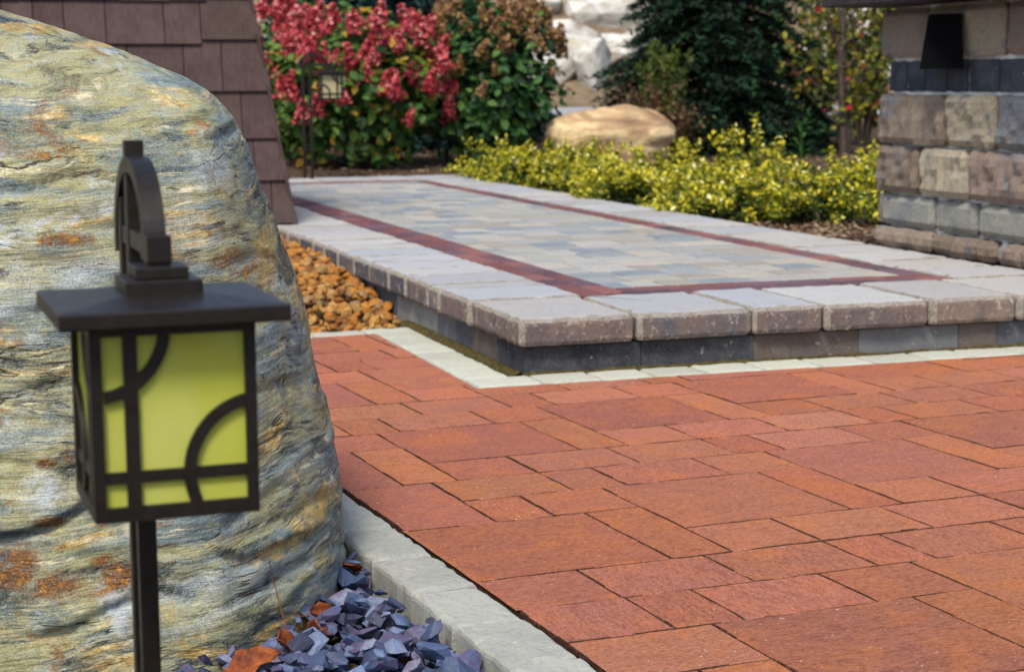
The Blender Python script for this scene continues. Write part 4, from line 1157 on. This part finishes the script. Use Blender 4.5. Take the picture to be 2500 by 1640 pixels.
def spruce(l, R, H, label, mat, sd, levels=26, zlow=.05, dens=1.):
    g = np.random.default_rng(sd); root = empty('spruce_tree', l); tag(root, label, 'spruce tree')
    b = MB(); b.tube([(0, 0, -.1), (0, 0, H*.5), (0, 0, H)], [.11, .07, .01], 7); b.build('trunk', M['bark'], root)
    P = []; Nn = []; S = []; T = []
    bb = MB()
    for k in range(levels):
        t = k/(levels-1); z = zlow*H+t*(H*.97-zlow*H); rad = R*(1-t)**.85*(.9+.2*g.uniform())+.05
        nb = int(13-6*t)
        for j in range(nb):
            a = 6.283*j/nb+g.uniform(-.3, .3)+k*.5; L = rad*g.uniform(.75, 1.12); dr = np.array([math.cos(a), math.sin(a), 0])
            droop = -.22*L-.05; m = max(6, int(L*38*dens)); side = np.array([-dr[1], dr[0], 0])
            bb.tube([np.array([0, 0, z]), dr*L*.55+np.array([0, 0, z+droop*.35]), dr*L+np.array([0, 0, z+droop])], [.012, .008, .003], 4)
            for i in range(m):
                s = (i+.5)/m; s = .18+.82*s
                c = dr*L*s+np.array([0, 0, z+droop*s*s+.02])
                for sg in (-1, 1):
                    lw = (.10+.28*(1-abs(s-.55)))*L*.55+.05
                    for q in range(4):
                        f = (q+.4)/4; P.append(c+side*sg*lw*f+dr*lw*.55*f+np.array([0, 0, -.16*lw*f])+g.normal(size=3)*.016)
                        Nn.append(np.array([0, 0, 1.])+g.normal(size=3)*.45); S.append(g.uniform(.07, .125)); T.append(min(1, max(0, .15+.55*s*f+.25*g.uniform())))
    bb.build('branches', M['bark'], root)
    P = np.array(P); leaves('crown', P, np.array(Nn), np.array(S), mat, root, shape='spray', rnd=np.array(T), g=g)
    return root
p = at_depth(1660, 335, 20.6); spruce(gz(p), 1.38, 4.3, 'very dark green spruce between tan boulder and slender tree', M['spruce'], 51, 30)
p = at_depth(960, 340, 21.5); spruce(gz(p), 1.75, 3.4, 'bluish green spruce rising behind the hydrangeas', M['blue_spruce'], 52, 26)
p = at_depth(770, 330, 22.5); spruce(gz(p), 1.2, 3.4, 'smaller bluish spruce behind the crimson hydrangea nearest the hut', M['blue_spruce'], 53, 20)

def gold_shrub(l, r_, h, n, label, sd, grp='golden shrubs along the platform'):
    g = np.random.default_rng(sd); root = empty('golden_shrub', l); tag(root, label, 'shrub', grp)
    b = MB(); P = []; Nn = []; T = []
    ns = int(52*r_/.45)
    for i in range(ns):
        a = g.uniform(0, 6.28); el = g.uniform(.12, 1.45); L = r_*g.uniform(.55, 1.2)
        d = np.array([math.cos(a)*math.cos(el), math.sin(a)*math.cos(el), math.sin(el)*h/r_*.85])
        s = np.array([math.cos(a), math.sin(a), 0])*g.uniform(0, .12)
        e = s+d*L; e[2] = max(e[2], .04); m = s+d*L*.5+np.array([0, 0, .05])
        b.tube([s+np.array([0, 0, -.02]), m, e], [.005, .004, .002], 4)
        k = int(n/ns)
        for j in range(k):
            t = .25+.75*g.uniform()**.7; c = s*(1-t)**2+2*m*t*(1-t)+e*t*t
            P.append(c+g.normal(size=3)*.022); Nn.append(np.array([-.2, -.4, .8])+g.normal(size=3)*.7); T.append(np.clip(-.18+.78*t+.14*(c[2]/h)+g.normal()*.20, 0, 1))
    b.build('stems', M['gold'], root); P = np.array(P); P[:, 2] = np.maximum(P[:, 2], .015)
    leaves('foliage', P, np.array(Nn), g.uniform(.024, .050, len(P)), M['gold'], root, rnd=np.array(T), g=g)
    return root
gs = [(2.96, 9.1, .50, .45, 'golden shrub with arching tips at the far corner of the platform'), (3.25, 8.0, .52, .40, 'golden shrub in front of the tan boulder, first from the platform corner'),
      (3.1, 6.9, .48, .34, 'golden shrub sprawling onto the platform caps near the tan boulder'), (3.75, 7.5, .45, .40, 'golden shrub half hiding the tan boulder'),
      (3.55, 6.0, .50, .42, 'bushy golden shrub between tan boulder and dark spruce'), (3.15, 5.3, .46, .34, 'golden shrub spilling low over the platform edge'),
      (4.05, 6.6, .45, .55, 'tallest golden shrub with a rounded top before the dark spruce'), (4.15, 5.2, .50, .50, 'golden shrub in front of the slender tree'),
      (3.45, 4.3, .48, .42, 'golden shrub beside bare mulch near the stone pillar'), (3.95, 3.9, .42, .50, 'golden shrub touching the stone pillar'), (4.5, 4.4, .5, .5, 'golden shrub behind the stone pillar edge'),
      (2.93, 8.35, .42, .36, 'small golden shrub hugging the platform caps next to the far corner'), (2.92, 6.1, .40, .33, 'low golden shrub leaning on the platform caps in front of the bushy one'),
      (3.5, 8.8, .46, .42, 'golden shrub tucked against the left side of the tan boulder'), (2.95, 4.55, .36, .30, 'smallest golden shrub by the bare mulch patch')]
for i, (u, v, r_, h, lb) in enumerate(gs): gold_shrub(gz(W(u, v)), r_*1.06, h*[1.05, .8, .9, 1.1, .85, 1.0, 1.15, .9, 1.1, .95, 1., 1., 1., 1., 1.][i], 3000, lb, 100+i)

# rusty low shrub and feathery green clump before the dark spruce
def twig_shrub(l, r_, h, label, sd):
    g = np.random.default_rng(sd); root = empty('rusty_shrub', l); tag(root, label, 'shrub'); b = MB(); P = []; Nn = []
    for i in range(110):
        a = g.uniform(0, 6.28); el = g.uniform(.25, 1.5); L = g.uniform(.6, 1.1)
        e = np.array([math.cos(a)*math.cos(el)*r_, math.sin(a)*math.cos(el)*r_, math.sin(el)*h])*L; m = e*.5+g.normal(size=3)*.04+np.array([0, 0, .06])
        b.tube([(0, 0, -.03), m, e], [.006, .004, .002], 4)
        for j in range(26):
            t = g.uniform(.25, 1.); P.append(2*m*t*(1-t)+e*t*t+g.normal(size=3)*.035); Nn.append(g.normal(size=3)+np.array([0, -.3, .4]))
    b.build('stems', M['rust'], root); P = np.array(P); P[:, 2] = np.maximum(P[:, 2], .02)
    leaves('foliage', P, np.array(Nn), g.uniform(.03, .065, len(P)), M['rust'], root, g=g)
p = at_depth(1515, 345, 18.9); twig_shrub(gz(p), .66, .86, 'rusty brown twiggy shrub behind the tan boulder', 61)
def feather(l, label, sd):
    g = np.random.default_rng(sd); root = empty('feathery_plant', l); tag(root, label, 'plant'); b = MB(); P = []; Nn = []; S = []
    for i in range(34):
        a = g.uniform(0, 6.28); r0 = g.uniform(0, .12); x, y = math.cos(a)*r0, math.sin(a)*r0; H = g.uniform(.75, 1.22)
        e = np.array([x*2.2+g.normal()*.04, y*2.2+g.normal()*.04, H]); b.tube([(x, y, -.03), e*.5+np.array([x*.3, y*.3, 0]), e], [.005, .004, .002], 4)
        for j in range(60):
            t = g.uniform(.3, 1.02); P.append(np.array([x, y, 0])*(1-t)+e*t+g.normal(size=3)*.02); Nn.append(np.array([math.cos(a*7+j), math.sin(a*7+j), .2])); S.append(g.uniform(.04, .085))
    b.build('stems', M['broom'], root); leaves('foliage', np.array(P), np.array(Nn), np.array(S), M['broom'], root, shape='petal', g=g)
p = at_depth(1535, 330, 19.4); feather(gz(p), 'upright olive green feathery clump against the dark spruce', 62)

# slender tree with sparse autumn leaves
def slender_tree(l, label, sd):
    g = np.random.default_rng(sd); root = empty('slender_tree', l); tag(root, label, 'tree'); tr = MB(); P = []; Nn = []
    right = np.array([math.cos(-.39), math.sin(-.39), 0])
    def stem(pts, r0, r1):
        pts = [np.array(q, float) for q in pts]; tr.tube(pts, list(np.linspace(r0, r1, len(pts))), 6)
    stem([(.02, 0, -.1), (.0, .02, .5), (-.035, .03, 1.0), (.01, .04, 1.6), (-.05, .05, 3.2)], .047, .024)
    stem([(.1, .05, -.1), (.09, .02, .5), (.02, .03, .9), (.05, .1, 2.4)], .03, .012)
    tr.build('trunk', M['bark'], root)
    br = MB()
    ends = []
    def branch(st, en, sag, r0, k=26):
        st, en = np.array(st, float), np.array(en, float); m = (st+en)/2+np.array([0, 0, sag])
        pts = [st*(1-t)**2+2*m*t*(1-t)+en*t*t for t in np.linspace(0, 1, 7)]
        br.tube(pts, list(np.linspace(r0, .004, 7)), 5)
        for j in range(k):
            t = g.uniform(.25, 1.); c = st*(1-t)**2+2*m*t*(1-t)+en*t*t; P.append(c+g.normal(size=3)*.10); Nn.append(np.array([-.3, -.5, .5])+g.normal(size=3)*.6)
    R_ = right
    branch((.05, 0, .30), R_*-.72+np.array([0, -.2, 1.05]), -.25, .014, 14)
    branch((.05, 0, .55), R_*-.85+np.array([0, -.25, 1.35]), -.28, .014, 16)
    branch((0, 0, .9), R_*-.42+np.array([0, -.1, 2.2]), .0, .016, 20)
    branch((0, 0, 1.0), R_*-.68+np.array([0, -.1, 2.4]), .05, .016, 20)
    branch((0, 0, 1.2), R_*-.25+np.array([0, .1, 2.6]), .05, .014, 18)
    for i in range(16):
        a = g.uniform(-.6, 2.6); L = g.uniform(.4, .95); z = g.uniform(.35, 1.6)
        branch((0, 0, z), R_*math.cos(a)*L+np.array([0, math.sin(a)*L*.7-.2, z+g.uniform(.1, .8)]), -.05, .010, 34)
    br.build('limbs', M['bark'], root)
    P = np.array(P); leaves('crown', P, np.array(Nn), g.uniform(.06, .11, len(P)), M['tree_leaf'], root, g=g)
def loose_shrub(l, r_, h, n, label, sd):
    g = np.random.default_rng(sd); root = empty('loose_shrub', l); tag(root, label, 'shrub'); b = MB(); P = []; Nn = []
    for i in range(26):
        a = g.uniform(0, 6.28); e = np.array([math.cos(a)*r_*g.uniform(.2, 1), math.sin(a)*r_*g.uniform(.2, 1), h*g.uniform(.5, 1.)]); m = e*.5+np.array([0, 0, .15])
        b.tube([(math.cos(a)*.05, math.sin(a)*.05, -.05), m, e], [.014, .010, .004], 5)
        for j in range(n//26):
            t = g.uniform(.2, 1.); P.append(2*m*t*(1-t)+e*t*t+g.normal(size=3)*.09); Nn.append(np.array([-.3, -.5, .5])+g.normal(size=3)*.6)
    b.build('stems', M['bark'], root); P = np.array(P); P[:, 2] = np.maximum(P[:, 2], .05)
    leaves('foliage', P, np.array(Nn), g.uniform(.06, .12, len(P)), M['loose_leaf'], root, g=g)
M['loose_leaf'] = make_leaf('yellow green autumn leaf', [(0., (.010, .020, .005)), (.4, (.035, .05, .007)), (.7, (.11, .12, .010)), (.93, (.26, .23, .012)), (.99, (.16, .06, .012)), (1., (.28, .02, .02))], .25)
p = at_depth(2005, 340, 21.4); loose_shrub(gz(p), .62, 2.5, 1500, 'loose yellow-green shrub behind the slender tree and pillar', 73)
p = at_depth(1900, 335, 23.0); loose_shrub(gz(p), .6, 2.1, 1000, 'loose yellow-green shrub further back between spruce and slender tree', 74)
p = at_depth(1958, 352, 19.6); slender_tree(gz(p), 'slender grey-stemmed tree with sparse yellow and red leaves by the pillar', 71)
def weed(l, label, sd):
    g = np.random.default_rng(sd); root = empty('weed', l); tag(root, label, 'plant'); b = MB(); b.tube([(0, 0, -.02), (.01, 0, .25), (0, 0, .5)], [.008, .007, .004], 5); b.build('stem', M['weed'], root)
    for i in range(14):
        a = i*2.4; z = .12+.026*i; L = .20-.007*i; m = MB()
        d = np.array([math.cos(a), math.sin(a), 0]); w = np.array([-d[1], d[0], 0])*.022
        m.add([d*.005+np.array([0, 0, z]), d*L*.5+w+np.array([0, 0, z+.08]), d*L+np.array([0, 0, z+.07]), d*L*.5-w+np.array([0, 0, z+.08]), d*L*.5+np.array([0, 0, z+.065])], [(0, 4, 1), (1, 4, 2), (2, 4, 3), (3, 4, 0)])
        m.build('leaf', M['weed'], root)
p = at_depth(1860, 352, 17.0); weed((p[0], p[1], ground_z(p[0], p[1])), 'bright green upright weed standing among the golden shrubs', 81)

# ================================================================== FALLEN LEAVES
t = NT('dry rust leaf', .75, .25); v = t.obj(); n = t.noise(v, 40., 5., .6)
M['dry'] = t.done(t.ramp(n, [(.3, (.055, .012, .005)), (.5, (.19, .045, .012)), (.7, (.33, .095, .022))]), t.bump(n, .6, .004))
def dry_leaf(x, y, z, rz, size, label, curl, sd, tilt=(0, 0), stem=None):
    g = random.Random(sd); nx, ny = 12, 6; V = []; F = []
    for i in range(nx+1):
        s = i/nx; hw = .30*math.sin(math.pi*min(1, s*1.02))**.75*(1+.14*math.sin(s*19))+.004
        for j in range(ny+1):
            q = (j/ny-.5)*2; X = (s-.5); Y = q*hw; a = Y*curl
            Z = .5*abs(q)**1.5*hw*curl*.35+.10*curl*.3*math.sin(s*5+sd)+.03*math.sin(s*13+q*4+sd)
            V.append((X*size, Y*size*(1-.09*curl), Z*size))
    n1 = ny+1
    F = [(i*n1+j, (i+1)*n1+j, (i+1)*n1+j+1, i*n1+j+1) for i in range(nx) for j in range(ny)]
    root = empty('fallen_leaf', (x, y, z), rz); tag(root, label, 'leaf', 'dry leaves on the slate chips')
    o = link('blade', mesh_of('blade', V, F, M['dry'], True), root, None, (tilt[0], tilt[1], 0))
    md = o.modifiers.new('thick', 'SOLIDIFY'); md.thickness = .0008
    b = MB(); st = stem or [(-.5*size, 0, 0), (-.72*size, .02*size, .02*size), (-.9*size, .06*size, .01)]
    b.tube(st, list(np.linspace(.0013, .0008, len(st))), 5); b.build('stalk', M['dry'], root)
def on_plane(x, y, z):
    d = ray(x, y); q = CAM+d*((z-CAM[2])/d[2]); return float(q[0]), float(q[1]), z
dry_leaf(*on_plane(812, 1318, -.012), 1.0, .105, 'rust coloured curled leaf wedged between boulder and edging stones', 2.4, 1, (.5, .3))
dry_leaf(*on_plane(752, 1420, -.012), .4, .075, 'small dark rust leaf deep in the gap by the boulder corner', 2.0, 2, (.9, .2))
dry_leaf(*on_plane(668, 1492, -.006), .9, .10, 'rust leaf standing upright with a long bare stalk on the slate', 2.2, 3, (.9, .45), [(.02, .01, .02), (.032, .03, .07), (.028, .04, .12), (.026, .045, .15)])
dry_leaf(*on_plane(580, 1548, -.008), .15, .125, 'broad ragged rust leaf lying flat near the lantern post', 2.0, 4, (.35, -.2))
dry_leaf(*on_plane(735, 1462, -.010), 1.9, .07, 'folded rust leaf on the slate under the boulder edge', 2.4, 5, (.7, .2))
